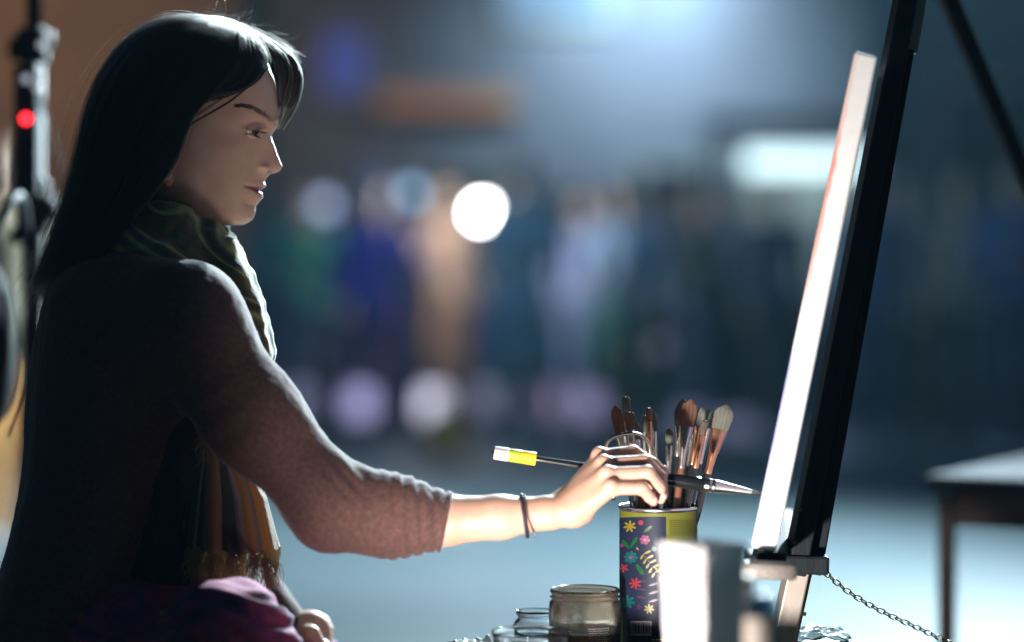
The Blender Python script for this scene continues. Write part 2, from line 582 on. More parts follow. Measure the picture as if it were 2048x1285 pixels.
def crowd_prototype(pose):
    """standing adult about 1.70 m, facing -y; returns meshes for body, shirt, trousers, hair, shoes"""
    st, aL, aR, bag = pose
    hipz = 0.90
    legs, sh, tr, bo = [], [], [], []
    for s, (el, ha) in ((-1, aL), (1, aR)):
        hp = (0.09 * s, 0, hipz); kn = (0.10 * s + 0.02 * st * s, -0.03 + 0.10 * st * s, 0.48); an = (0.11 * s, 0.02 + 0.16 * st * s, 0.08)
        tr += [('s', hp, kn, 0.092, 0.068), ('s', kn, an, 0.066, 0.052)]
        legs += [('s', (an[0], an[1] + 0.04, 0.045), (an[0] + 0.015 * s, an[1] - 0.15, 0.035), 0.042, 0.036)]
        S = (0.175 * s, 0.0, 1.39)
        E = (S[0] + el[0] * s, el[1], 1.39 + el[2]); H = (S[0] + ha[0] * s, ha[1], 1.39 + ha[2])
        sh += [('s', S, E, 0.058, 0.046), ('s', E, tuple(np.add(E, np.subtract(H, E) * 0.8)), 0.045, 0.036)]
        bo += [('s', E, H, 0.030, 0.026), ('s', H, tuple(np.add(H, np.subtract(H, E) * 0.32)), 0.030, 0.018), ('s', S, E, 0.045, 0.036)]
    sh += [('s', (0, 0, 1.30), (0, 0.01, 0.98), 0.125, 0.120), ('s', (-0.12, 0, 1.36), (0.12, 0, 1.36), 0.085, 0.085), ('s', (-0.06, 0, 0.98), (0.06, 0, 0.90), 0.115, 0.12)]
    tr += [('s', (-0.07, 0, 0.93), (0.07, 0, 0.93), 0.105, 0.105)]
    bo += [('s', (0, 0.01, 1.40), (0, -0.01, 1.53), 0.055, 0.050), ('e', (0, -0.015, 1.595), (0.073, 0.095, 0.115)), ('s', (0, -0.105, 1.60), (0, -0.118, 1.578), 0.010, 0.013),
           ('s', (0, -0.075, 1.515), (0, -0.06, 1.52), 0.025, 0.03), ('s', (0, 0, 1.35), (0, 0, 0.95), 0.10, 0.10), ('s', (-0.12, 0, 1.36), (0.12, 0, 1.36), 0.06, 0.06)]
    for s in (-1, 1):
        bo += [('e', (0.074 * s, 0.0, 1.59), (0.012, 0.022, 0.032)), ('s', (0.09 * s, 0, 0.92), (0.10 * s, 0, 0.50), 0.06, 0.05),
               ('s', (0.10 * s + 0.02 * st * s, -0.03 + 0.10 * st * s, 0.48), (0.11 * s, 0.02 + 0.16 * st * s, 0.08), 0.045, 0.04)]
    hr = [('e', (0, 0.012, 1.625), (0.085, 0.102, 0.103)), ('-e', (0, -0.11, 1.555), (0.075, 0.085, 0.085))]
    if bag:
        hr.insert(1, ('s', (0, 0.075, 1.60), (0, 0.09, 1.38), 0.075, 0.05))
    out = []
    for nm, pr, vx in (('body', bo, 0.016), ('shirt', sh, 0.022), ('trousers', tr, 0.022), ('hair', hr, 0.018), ('shoe', legs[:1], 0.018), ('shoe', legs[1:], 0.018)):
        v, q = sdf_mesh(pr, vx, 0.03, 1)
        if nm in ('shirt', 'trousers'):
            v = v + vnormals(v, q) * (snoise(v, 5.0, 3, 2)[:, None] * 0.006)
        out.append((nm, mesh_np(nm, v, q)))
    return out


POSES = [
    (0.0, ((0.05, 0.02, -0.29), (0.06, -0.03, -0.53)), ((0.05, 0.02, -0.29), (0.06, -0.03, -0.53)), False),
    (0.6, ((0.06, 0.00, -0.28), (-0.02, -0.22, -0.32)), ((0.07, 0.04, -0.28), (0.10, -0.02, -0.52)), True),
    (0.2, ((0.08, -0.02, -0.27), (-0.08, -0.20, -0.22)), ((0.08, -0.02, -0.27), (-0.10, -0.21, -0.26)), True),
    (0.4, ((0.05, 0.02, -0.29), (0.06, -0.03, -0.53)), ((0.10, -0.05, -0.25), (0.02, -0.24, -0.02)), False),
]
PROTO = [crowd_prototype(p) for p in POSES]


def bystander(px, D, pose, rz, shirt, trousers, label, hs=1.0, hair=None):
    p = P(px, 0, D)
    t = thing('person', label, 'person', (p.x, D, 0), rz, 'people standing about on the plaza')
    t.scale = (hs, hs, hs)
    for nm, me in PROTO[pose]:
        m = {'body': M_skin_far, 'hair': hair or M_hair_far, 'shoe': M_shoe}.get(nm) or cloth(shirt if nm == 'shirt' else trousers)
        o = bpy.data.objects.new(nm, me)
        if not me.materials: me.materials.append(m)
        COL.objects.link(o)
        o.parent = t
        o.material_slots[0].link = 'OBJECT'
        o.material_slots[0].material = m
    return t


M_hair_fair = mat('hair_fair', (0.45, 0.45, 0.75), 0.5)
M_hair_brown = mat('hair_brown', (0.16, 0.09, 0.06), 0.5)
NAVY, DARK, DENIM = (0.02, 0.03, 0.07), (0.02, 0.022, 0.028), (0.05, 0.08, 0.16)
CROWD = [
    (545, 18.5, 0, 0.2, (0.05, 0.10, 0.14), DARK, 'distant person in a dark slate top just right of the painter’s chin', 1.0, None),
    (608, 16.2, 1, 0.3, (0.01, 0.12, 0.08), NAVY, 'blurred person in a green shirt standing behind the painter’s arm', 0.98, None),
    (672, 17.6, 2, -0.4, (0.10, 0.05, 0.07), DARK, 'blurred person in a dark maroon shirt between the green and the violet shirts', 1.02, None),
    (750, 15.6, 3, 0.1, (0.07, 0.05, 0.36), (0.10, 0.03, 0.12), 'blurred person in a bright violet shirt with pale hair', 0.99, M_hair_fair),
    (815, 18.2, 0, -0.2, (0.07, 0.12, 0.14), DENIM, 'blurred person in grey green clothes behind the violet shirt', 1.0, None),
    (888, 16.4, 1, 0.5, (0.28, 0.17, 0.11), (0.24, 0.13, 0.08), 'blurred person in tan orange clothes below the bright lamp', 1.0, M_hair_brown),
    (965, 17.4, 0, 0.0, (0.09, 0.16, 0.25), (0.02, 0.05, 0.20), 'blurred person in blue shirt and navy trousers under the bright lamp', 1.02, None),
    (1045, 15.2, 2, -0.2, (0.24, 0.36, 0.40), (0.17, 0.26, 0.30), 'blurred person in pale grey blue coat right of the bright lamp', 1.05, None),
    (1105, 18.8, 0, 0.4, (0.015, 0.05, 0.06), DARK, 'blurred person in near black clothes beside the pale grey coat', 1.03, None),
    (1168, 16.6, 3, 0.2, (0.30, 0.33, 0.50), (0.15, 0.20, 0.30), 'blurred person in a lavender shirt above the brush can', 0.97, None),
    (1245, 16.0, 1, -0.3, (0.18, 0.27, 0.38), (0.02, 0.13, 0.09), 'blurred person in a dusty blue shirt and green trousers', 1.0, None),
    (1325, 17.2, 0, 0.1, (0.13, 0.17, 0.27), DARK, 'blurred person in a slate blue jacket right of the dusty blue shirt', 1.0, M_hair_brown),
    (1400, 16.8, 2, 0.6, (0.07, 0.10, 0.10), DENIM, 'blurred person in a dark olive top left of the canvas', 0.99, None),
    (1480, 17.8, 1, -0.1, (0.12, 0.15, 0.28), NAVY, 'blurred person in an indigo top below the lit stall', 1.02, None),
    (1555, 15.8, 0, 0.3, (0.04, 0.05, 0.09), DARK, 'blurred person in dark navy half hidden by the canvas', 1.0, None),
    (1735, 15.0, 0, -0.2, (0.03, 0.10, 0.20), (0.02, 0.04, 0.08), 'blurred person in a petrol blue shirt right of the easel mast', 1.0, M_hair_brown),
    (1815, 16.8, 1, 0.2, (0.06, 0.045, 0.04), DARK, 'blurred person in dark brown between the blue shirts right of the easel', 1.03, M_hair_brown),
    (1925, 14.6, 3, -0.3, (0.22, 0.18, 0.14), DARK, 'blurred person in a beige top behind the side table', 1.0, None),
    (2035, 14.2, 2, 0.1, (0.03, 0.11, 0.25), NAVY, 'blurred person in a blue shirt at the edge of the picture', 1.02, None),
]
CROWD += [
    (575, 20.5, 3, 0.5, (0.04, 0.06, 0.12), DARK, 'far person in dark blue behind the green shirt', 1.0, None),
    (640, 21.0, 0, -0.3, (0.07, 0.09, 0.14), NAVY, 'far person in slate clothes between the faint lamps', 1.0, None),
    (710, 20.0, 1, 0.4, (0.03, 0.05, 0.10), DENIM, 'far person in midnight blue left of the violet shirt', 1.03, None),
    (790, 21.0, 2, 0.0, (0.05, 0.08, 0.13), NAVY, 'far person in steel blue under the pale blue lamp', 1.0, None),
    (850, 20.0, 3, -0.5, (0.10, 0.06, 0.08), DARK, 'far person in plum left of the bright lamp', 1.0, M_hair_brown),
    (930, 21.5, 1, 0.2, (0.05, 0.10, 0.16), DENIM, 'far person in teal blue just behind the bright lamp', 1.02, None),
    (1010, 20.0, 0, 0.3, (0.04, 0.07, 0.11), DARK, 'far person in dark blue left of the pale grey coat', 1.0, None),
    (1080, 21.0, 3, 0.1, (0.10, 0.15, 0.20), NAVY, 'far person in pale slate behind the near black clothes', 1.0, None),
    (1135, 19.5, 2, -0.2, (0.06, 0.09, 0.16), DENIM, 'far person in denim blue left of the lavender shirt', 1.0, None),
    (1210, 20.5, 0, 0.5, (0.12, 0.15, 0.24), NAVY, 'far person in grey lilac between lavender and dusty blue', 1.0, M_hair_brown),
    (1285, 19.6, 3, -0.4, (0.05, 0.09, 0.14), DARK, 'far person in slate blue right of the green trousers', 1.0, None),
    (1365, 20.5, 1, 0.2, (0.08, 0.11, 0.18), DENIM, 'far person in faded blue left of the dark olive top', 1.0, None),
    (1445, 20.0, 0, -0.3, (0.06, 0.08, 0.11), DARK, 'far person in grey beside the indigo top', 1.0, M_hair_brown),
    (1770, 19.5, 2, 0.3, (0.04, 0.07, 0.12), DARK, 'far person in dark blue right of the petrol shirt', 1.0, None),
    (1870, 20.0, 0, 0.0, (0.05, 0.08, 0.12), NAVY, 'far person in blue grey left of the beige top', 1.0, None),
    (1975, 19.0, 3, -0.2, (0.04, 0.06, 0.10), DARK, 'far person in dark clothes left of the blue shirt at the picture edge', 1.0, None)]
for c in CROWD:
    bystander(*c)

# ------------------------------------------------------------------ lamps and lanterns among the crowd
def globe_lamp(px, py, D, r, col, st, label, cat='lamp', pw=0.0):
    p = P(px, py, D)
    t = thing('globe_lamp', label, cat, (p.x, p.y, 0), group='small lamps on stands among the crowd')
    m = mat('lit_globe', (0.15, 0.15, 0.15), 0.4, emit=col, estr=st)
    MB().lathe([(0, -r), (r * 0.5, -r * 0.866), (r * 0.866, -r * 0.5), (r, 0), (r * 0.866, r * 0.5), (r * 0.5, r * 0.866), (0, r)], (0, 0, p.z), 20).build('globe', m, t)
    MB().lathe([(0.03, p.z - r - 0.06), (0.035, p.z - r + 0.005), (0.0, p.z - r + 0.01)], (0, 0, 0), 14).build('socket', M_blackmetal, t)
    b = MB().tube([(0, 0, 0.0), (0, 0, p.z - r - 0.05)], 0.014, 8)
    b.lathe([(0.0, 0.0), (0.13, 0.0), (0.13, 0.02), (0.02, 0.04)], (0, 0, 0), 20)
    b.build('stand', M_blackmetal, t)
    return t


globe_lamp(965, 425, 16.0, 0.062, (1.0, 1.0, 1.0), 42, 'dazzling white globe lamp on a stand in the crowd')
globe_lamp(938, 448, 17.5, 0.050, (1.0, 0.95, 0.9), 2.6, 'dim white globe added as the ghost disc just left of the dazzling lamp')  # ghost disc of the bright lamp, put in as a dim globe
globe_lamp(824, 386, 17.0, 0.062, (0.30, 0.52, 0.80), 2.6, 'pale blue globe lamp left of the dazzling one, highest of the dim ones')
globe_lamp(649, 411, 17.0, 0.060, (0.38, 0.50, 0.82), 2.2, 'pale blue globe lamp near the painter’s mouth, right of a fainter one')
globe_lamp(600, 412, 18.0, 0.060, (0.33, 0.36, 0.70), 1.2, 'faint violet globe lamp nearest the painter’s chin')
globe_lamp(1320, 693, 13.0, 0.045, (0.38, 0.34, 0.52), 0.36, 'faint mauve globe lamp above the brushes')
lamp('globe_lamp_glow', 'POINT', P(965, 425, 15.7), None, 45, (0.9, 0.95, 1.0), 0.06)

LAN = [(720, 806, 15.4, 0.085, (0.55, 0.52, 0.95), 0.95, 'lavender paper lantern on the ground, leftmost of the bright ones'),
       (866, 808, 15.4, 0.090, (0.85, 0.80, 1.0), 1.45, 'brightest white paper lantern on the ground under the bright lamp'),
       (985, 800, 15.8, 0.110, (0.45, 0.38, 0.60), 0.40, 'dim mauve paper lantern on the ground between the white and the pink'),
       (1087, 803, 15.4, 0.100, (0.72, 0.42, 0.80), 0.62, 'pink paper lantern on the ground left of the brush can'),
       (1178, 808, 15.6, 0.100, (0.45, 0.42, 0.75), 0.50, 'violet paper lantern on the ground behind the brushes'),
       (595, 800, 16.0, 0.100, (0.36, 0.32, 0.65), 0.32, 'dim violet paper lantern on the ground beside the painter’s sleeve'),
       (1385, 850, 15.6, 0.120, (0.32, 0.33, 0.62), 0.26, 'dim blue paper lantern on the ground right of the brushes'),
       (1480, 862, 15.8, 0.130, (0.32, 0.33, 0.62), 0.26, 'dim blue paper lantern on the ground left of the canvas'),
       (1690, 900, 14.6, 0.10, (0.2, 0.24, 0.45), 0.16, 'faint blue paper lantern on the ground right of the easel mast')]
for px, py, D, r, col, st, lb in LAN:
    p = P(px, py, D)
    t = thing('paper_lantern', lb, 'lantern', (p.x, p.y, 0), rnd.uniform(0, 1), 'paper lanterns on the plaza ground')
    m = mat('lit_lantern_paper', (0.25, 0.25, 0.25), 0.8, emit=col, estr=st)
    h = p.z + 0.10
    MB().lathe([(r * 0.75, max(0.02, p.z - 0.10)), (r, p.z - 0.04), (r, p.z + 0.04), (r * 0.75, h)], (0, 0, 0), 18).build('shade', m, t)
    b = MB()
    b.lathe([(0, h + 0.012), (r * 0.7, h + 0.012), (r * 0.77, h), (r * 0.7, h - 0.004), (0, h - 0.004)], (0, 0, 0), 18)
    b.build('lid', M_blackmetal, t)
    b = MB().lathe([(0, 0), (r * 0.9, 0), (r * 0.8, max(0.015, p.z - 0.098)), (0, max(0.015, p.z - 0.098))], (0, 0, 0), 18)
    b.build('base', M_blackmetal, t)

# mustard rucksack on the ground in front of the lanterns
t = thing('rucksack', 'blurred mustard yellow rucksack on the ground below the bright lamp', 'bag', tuple(P(893, 0, 13.6).to_2d()) + (0,), 0.3)
v, q = sdf_mesh([('e', (0, 0, 0.17), (0.13, 0.085, 0.17)), ('e', (0, -0.07, 0.11), (0.095, 0.05, 0.08))], 0.012, 0.03, 1)
link('body', mesh_np('body', v, q), mat('mustard_canvas', (0.13, 0.075, 0.010), 0.8, bump=0.4, bscale=200), t)
MB().tube([(-0.05, 0, 0.33), (-0.03, 0, 0.39), (0.03, 0, 0.39), (0.05, 0, 0.33)], 0.012).build('handle', M_blackmetal, t)
b = MB()
for s in (-1, 1): b.tube([(0.07 * s, 0.07, 0.30), (0.085 * s, 0.13, 0.2), (0.075 * s, 0.08, 0.05)], 0.014)
b.build('strap', M_blackmetal, t)

# lit market stall beyond the canvas
p = P(1620, 322, 17.0)
t = thing('market_stall', 'market stall with a white tube lamp and pale back sheet, left of the canvas top', 'stall', (p.x, p.y, 0))
b = MB()
for sx in (-0.62, 0.62):
    for sy in (0.0, 0.9):
        b.tube([(sx, sy, 0), (sx, sy, 2.15)], 0.02, 8)
for sy in (0.0, 0.9):
    b.tube([(-0.64, sy, 2.15), (0.64, sy, 2.15)], 0.018, 8)
b.build('frame', M_blackmetal, t)
MB().box((0, 0.45, 2.19), (1.4, 1.1, 0.03), bevel=0.01).build('roof', cloth((0.06, 0.08, 0.09)), t)
MB().box((0, 0.3, 0.80), (1.2, 0.6, 0.04), bevel=0.006).build('counter', M_wood, t)
MB().box((0, 0.02, 0.42), (1.2, 0.02, 0.72)).build('front_cloth', cloth((0.03, 0.04, 0.07)), t)
b = MB()
for k in range(24):
    x0 = -0.6 + k * 0.05
    dy = 0.012 * math.sin(k * 1.3)
    b.box((x0 + 0.025, 0.88 + dy, 1.42), (0.052, 0.008, 1.05))
b.build('back_sheet', cloth((0.55, 0.60, 0.58)), t)
tl = MB().box((0, 0.02, 0.055), (0.92, 0.08, 0.05), bevel=0.01).build('lamp_housing', M_lightgrey, t)
tl.location = (0, 0.1, p.z)
tb = MB().tube([(-0.44, 0, 0), (0.44, 0, 0)], 0.075, 14).build('tube', mat('lit_tube', (0.8, 0.8, 0.8), 0.4, emit=(0.66, 0.90, 0.95), estr=2.1), tl)
lamp('stall_tube_glow', 'POINT', p + Vector((0, 0.35, -0.15)), None, 4.5, (0.75, 1.0, 0.95), 0.2)

# ------------------------------------------------------------------ side table on the right
t = thing('side_table', 'pale topped table with dark legs standing right of the easel', 'table', tuple(P(1845, 0, 3.62).to_2d()) + (0,), math.radians(-30))
ztop = P(0, 950, 3.62).z
tl_, tw_ = 1.3, 0.70
M_tabletop = mat('pale_grey_laminate', (0.045, 0.053, 0.063), 0.85, spec=0.05, var=0.08, vscale=6)
MB().box((tl_ / 2, tw_ / 2, ztop - 0.011), (tl_, tw_, 0.022), bevel=0.008).build('table_top', M_tabletop, t)
M_dkwood = mat('dark_brown_wood', (0.045, 0.028, 0.018), 0.55, var=0.3, vscale=12, stretch=(1, 8, 8))
b = MB()
b.box((tl_ / 2, 0.028, ztop - 0.050), (tl_ - 0.082, 0.016, 0.055), bevel=0.003)
b.box((tl_ / 2, tw_ - 0.028, ztop - 0.050), (tl_ - 0.082, 0.016, 0.055), bevel=0.003)
b.build('apron', M_dkwood, t)
for sx in (0.028, tl_ - 0.028):
    for sy in (0.028, tw_ - 0.028):
        MB().beam((sx, sy, 0), (sx, sy, ztop - 0.0305), 0.024, 0.024, bevel=0.004).build('leg', M_dkwood, t)

# ------------------------------------------------------------------ equipment stand on the left
D = 3.5
t = thing('equipment_stand', 'dark upright equipment stand with clamps and red light behind the painter', 'stand', tuple(P(66, 0, D).to_2d()) + (0,))


def L(px, py, dd=0.0):
    return P(px, py, D + dd) - Vector(t.location)


MB().tube([L(70, -250), L(68, 60)], 0.0120, 14).build('upper_pole', M_blackmetal, t)
MB().tube([L(68, 55), L(66, 1290), Vector((0, 0, 0.02))], 0.0150, 14).build('lower_pole', M_blackmetal, t)
for (px, py, r) in ((34, 98, 0.017), (92, 82, 0.010), (44, 385, 0.015), (98, 420, 0.019), (40, 470, 0.013)):
    k = MB()
    c = L(px, py)
    ax = (c - L(67, py)); ax.z = 0
    k.tube([L(67, py), c], 0.006, 8)
    k.lathe([(0, -0.008), (r, -0.008), (r * 1.05, 0), (r, 0.008), (0, 0.008)], c, 16, axis=(ax.normalized() + Vector((0, -0.6, 0))))
    k.build('clamp_knob', M_blackmetal, t)
MB().box(L(66, 92), (0.042, 0.04, 0.05), bevel=0.006).build('collar', M_blackmetal, t)
MB().box(L(66, 412), (0.044, 0.04, 0.08), bevel=0.006).build('collar', M_blackmetal, t)
cb = MB().box(L(54, 262, -0.035), (0.034, 0.032, 0.19), bevel=0.005).build('control_box', M_blackmetal, t)
MB().lathe([(0, 0.006), (0.0045, 0.004), (0.006, 0), (0.006, -0.004)], L(52, 238, -0.052), 14, axis=(0, -1, 0)).build('red_light', mat('red_led', (0.3, 0, 0), 0.3, emit=(1.0, 0.02, 0.03), estr=9.0), cb)
M_paled = mat('pale_led', (0.3, 0.3, 0.3), 0.3, emit=(0.55, 0.62, 0.70), estr=0.8)
for (px, py) in ((52, 158), (76, 176), (100, 70), (84, 90)):
    MB().lathe([(0, 0.004), (0.0042, 0.003), (0.0058, 0), (0.0058, -0.004)], L(px, py, -0.056), 12, axis=(0, -1, 0)).build('indicator_light', M_paled, t)
cab = [L(78, 150, -0.03), L(84, 200, -0.03), L(97, 255, -0.03), L(112, 300, -0.02), L(122, 350, -0.02), L(110, 420, -0.02), L(90, 520, -0.02), L(80, 700, -0.03), L(74, 1100, -0.03)]
MB().tube([Vector(v) for v in spline(cab, 60)], 0.0020, 8).build('cable', M_blackmetal, t)
for k in range(3):
    a = 2.1 * k + 0.5
    MB().tube([(0, 0, 0.55), (0.42 * math.cos(a), 0.42 * math.sin(a), 0.012)], 0.012, 10).build('leg', M_blackmetal, t)

# black rucksack hung on the stand, and a passer-by in a tan coat behind it
p = P(-42, 690, 3.2)
t = thing('shoulder_bag', 'black shoulder bag hanging at the far left edge of the picture', 'bag', p)
v, q = sdf_mesh([('e', (0, 0, 0.02), (0.045, 0.07, 0.10)), ('e', (0.0, 0, -0.05), (0.042, 0.065, 0.07))], 0.006, 0.03, 2)
link('body', mesh_np('body', v, q), mat('black_nylon', (0.010, 0.012, 0.015), 0.85, bump=0.3, bscale=250, spec=0.1), t)
MB().tube([Vector(v) for v in spline([(0.045, 0, 0.08), (0.054, 0, 0.02), (0.056, 0.0, -0.05), (0.036, 0, -0.12)], 16)], 0.002, 8).build('piping', cloth((0.10, 0.12, 0.12)), t)
hk = P(55, 470, 3.47) - p
MB().tube([Vector(v) for v in spline([(0.0, 0, 0.115), tuple(Vector((0.03, 0.1, 0.2))), tuple(hk)], 16)], 0.007, 8).build('strap', M_blackmetal, t)
bystander(22, 9.5, 1, 0.4, (0.15, 0.125, 0.08), (0.42, 0.19, 0.045), 'passer-by in a pale tan top and orange trousers behind the equipment stand', 0.93, M_hair_brown)
lamp('warm_street_lamp_pool', 'SPOT', (-3.4, 6.6, 3.4), P(20, 560, 9.5), 42, (1.0, 0.72, 0.42), 0.1, 40, 0.8)
flood_fixture('floodlight', 'warm lamp on a pole left of the painter', (-3.4, 6.6, 3.4), P(20, 560, 9.5), True, None)

# ------------------------------------------------------------------ the night air over the plaza
M_haze = bpy.data.materials.new('night_haze'); M_haze.use_nodes = True
_n = M_haze.node_tree
for _x in list(_n.nodes):
    if _x.type != 'OUTPUT_MATERIAL': _n.nodes.remove(_x)
_pv = _n.nodes.new('ShaderNodeVolumePrincipled')
_pv.inputs['Color'].default_value = (0.42, 0.78, 1.0, 1)
_pv.inputs['Density'].default_value = 0.0007
_pv.inputs['Anisotropy'].default_value = 0.2
_n.links.new(_pv.outputs[0], [x for x in _n.nodes if x.type == 'OUTPUT_MATERIAL'][0].inputs['Volume'])
tag(MB().box((0, 39, 5.0), (124, 106, 12.0)).build('haze', M_haze), kind='stuff')
# ================================================================== the painter
HD = 2.67                      # distance of her midline from the camera
PITCH = math.radians(11)       # head bowed towards the picture
HC = np.array([400.0, 260.0])


def up(p):
    """head coordinates: profile measurements turned upright"""
    p = np.atleast_2d(np.asarray(p, float)) - HC
    c, s = math.cos(PITCH), math.sin(PITCH)
    return np.stack([c * p[:, 0] + s * p[:, 1], -s * p[:, 0] + c * p[:, 1]], 1)


def down(q):
    c, s = math.cos(PITCH), math.sin(PITCH)
    return np.stack([c * q[:, 0] - s * q[:, 1], s * q[:, 0] + c * q[:, 1]], 1) + HC


HS = HD / FPX                  # metres per measured unit at her midline


def to_world(px, py, y):
    """profile position + sideways offset (m, negative = her right side) -> world"""
    return np.stack([(px - 1024) * HS, HD + y, CH - (py - HZ) * HS], -1)


KEYS = [  # F px,py   B px,py   half width mm
    (430, 44, 360, 46, 14), (463, 56, 322, 58, 42), (505, 84, 268, 92, 62), (533, 118, 234, 135, 71), (547, 158, 217, 180, 75.5),
    (553, 200, 211, 218, 77), (554, 238, 213, 252, 76), (538, 270, 220, 286, 74), (527, 306, 231, 318, 71), (521, 344, 243, 348, 67),
    (514, 376, 251, 375, 62), (507, 405, 256, 396, 56.5), (503, 432, 257, 412, 51), (489, 449, 257, 428, 47), (455, 450, 256, 443, 45.5),
    (419, 447, 254, 458, 47), (403, 482, 249, 485, 50), (398, 520, 240, 520, 56), (405, 560, 205, 560, 90), (425, 620, 150, 620, 125),
    (450, 720, 118, 720, 128), (470, 850, 104, 850, 118), (485, 980, 98, 980, 108), (500, 1100, 85, 1100, 118), (505, 1220, 70, 1230, 140), (480, 1300, 90, 1310, 130), (400, 1330, 200, 1335, 60)]
PROFILE = [(551, 150), (554, 198), (556, 220), (557, 239), (554.5, 254), (548.5, 263), (542.5, 272), (545, 281), (549, 291), (554, 307), (560, 321), (564, 331), (564.5, 335), (561, 341), (552, 346.5),
           (539, 350), (533, 356), (529.5, 363), (532, 372), (529, 376.5), (519.5, 381.5), (525.5, 387), (526, 396), (519, 404), (512, 412.5), (511, 424), (506, 438), (497, 446), (484, 451), (465, 451)]

kf = up([(k[0], k[1]) for k in KEYS]); kb = up([(k[2], k[3]) for k in KEYS]); kw = np.array([k[4] for k in KEYS]) / 1000.0
keyt = np.arange(len(KEYS), dtype=float)
NT, NA = 640, 220
# more rows where the face is
ts = np.concatenate([np.linspace(0, 6.5, 90, endpoint=False), np.linspace(6.5, 14.5, 400, endpoint=False), np.linspace(14.5, 26, 150)])


def cr(keys, t):
    keys = np.asarray(keys, float)
    if keys.ndim == 1: keys = keys[:, None]
    p = np.vstack([2 * keys[0] - keys[1], keys, 2 * keys[-1] - keys[-2]])
    i = np.clip(np.floor(t).astype(int), 0, len(keys) - 2)
    u = (t - i)[:, None]
    a, b, c, d = p[i], p[i + 1], p[i + 2], p[i + 3]
    return 0.5 * ((2 * b) + (-a + c) * u + (2 * a - 5 * b + 4 * c - d) * u ** 2 + (-a + 3 * b - 3 * c + d) * u ** 3)


Fc, Bc, Wc = cr(kf, ts), cr(kb, ts), cr(kw, ts)[:, 0]
th = np.linspace(0, 2 * math.pi, NA, endpoint=False)
# denser at the front of the face
th = th - 0.45 * np.sin(th)
ct, st_ = np.cos(th), np.sin(th)
mid = (Fc + Bc) / 2; half = (Fc - Bc) / 2
U = mid[:, None, 0] + half[:, None, 0] * ct
V = mid[:, None, 1] + half[:, None, 1] * ct
Yh = Wc[:, None] * st_ * np.ones_like(U)
# --- nose, lips and chin follow the measured profile
pu = up(PROFILE)
vv = np.linspace(pu[:, 1].min(), pu[:, 1].max(), 800)
order = np.argsort(pu[:, 1])
prof = np.interp(vv, pu[order, 1], pu[order, 0])
ker = np.exp(-np.linspace(-2, 2, 13) ** 2); ker /= ker.sum()
prof[6:-6] = np.convolve(prof, ker, 'valid')
fo = np.argsort(Fc[:, 1][(ts > 3) & (ts < 14)])
fv = Fc[(ts > 3) & (ts < 14)][fo]
base_u = np.interp(vv, fv[:, 1], fv[:, 0])
N = prof - base_u
fade = np.clip((vv - vv[0]) / 40, 0, 1) * np.clip((vv[-1] - vv) / 18, 0, 1)
N = N * fade


def uv_of(px, py):
    return up([(px, py)])[0]


v_nas = uv_of(542, 272)[1]; v_tip = uv_of(564, 333)[1]; v_sub = uv_of(536, 350)[1]; v_mou = uv_of(519, 381)[1]; v_chin = uv_of(511, 424)[1]; v_brow = uv_of(556, 235)[1]
hw_v = np.array([v_brow - 60, v_brow - 5, v_nas, (v_nas + v_tip) / 2, v_tip, v_sub - 3, v_sub + 3, v_sub + 12, v_mou, v_mou + 22, v_chin, v_chin + 40])
hw_m = np.array([45, 30, 11.5, 12.0, 14.5, 16.0, 17, 20, 25, 22, 20, 24]) / 1000
Nv = np.interp(V, vv, N, left=0, right=0)
hw = np.interp(V, hw_v, hw_m)
front = np.clip(ct, 0, 1)[None, :] ** 0.5
g = np.exp(-np.abs(Yh / hw) ** 2.25)
U = U + Nv * g * front


def bump(u0, v0, y0, su, sv, sy, amp, direction=(1, 0)):
    """gaussian push (amp in measured units along u,v and mm sideways), both sides of the face"""
    global U, V, Yh
    for s in (-1, 1):
        w = np.exp(-((U - u0) / su) ** 2 - ((V - v0) / sv) ** 2 - ((Yh - s * y0) / sy) ** 2)
        U = U + w * amp[0]; V = V + w * amp[1]; Yh = Yh + s * w * amp[2] / 1000.0


e0 = uv_of(512, 262)
bump(e0[0] + 2, e0[1] - 1, 0.034, 26, 15, 0.018, (-9.0, 0, -1.5))        # eye socket
b0 = uv_of(536, 239); bump(b0[0], b0[1], 0.026, 22, 9, 0.016, (1.2, 0, 0.9))   # brow ridge
c0 = uv_of(484, 304); bump(c0[0], c0[1], 0.055, 36, 24, 0.03, (3.0, 0, 2.6))   # cheek bone
c1 = uv_of(460, 366); bump(c1[0], c1[1], 0.055, 34, 26, 0.03, (0.0, 0, -1.6))  # hollow of the cheek
a0 = uv_of(531, 337); bump(a0[0], a0[1], 0.0135, 12, 8.0, 0.0075, (3.0, 0.5, 4.2))  # wing of the nose
a1 = uv_of(517, 331); bump(a1[0] - 2, a1[1], 0.019, 6, 12, 0.007, (-3.0, 0, -0.8))   # crease behind it
n0 = uv_of(541, 347); bump(n0[0], n0[1], 0.008, 7, 4.0, 0.005, (-2, -5.0, 0))   # nostril
m0 = uv_of(497, 374); bump(m0[0], m0[1], 0.024, 7, 5, 0.008, (-2.5, 0, -1.2))  # mouth corner
j0 = uv_of(398, 402); bump(j0[0], j0[1], 0.052, 30, 22, 0.03, (0, 0, 2.4))     # angle of the jaw
l0 = uv_of(508, 412); bump(l0[0], l0[1], 0.02, 12, 8, 0.012, (-2.0, 0, -0.6))

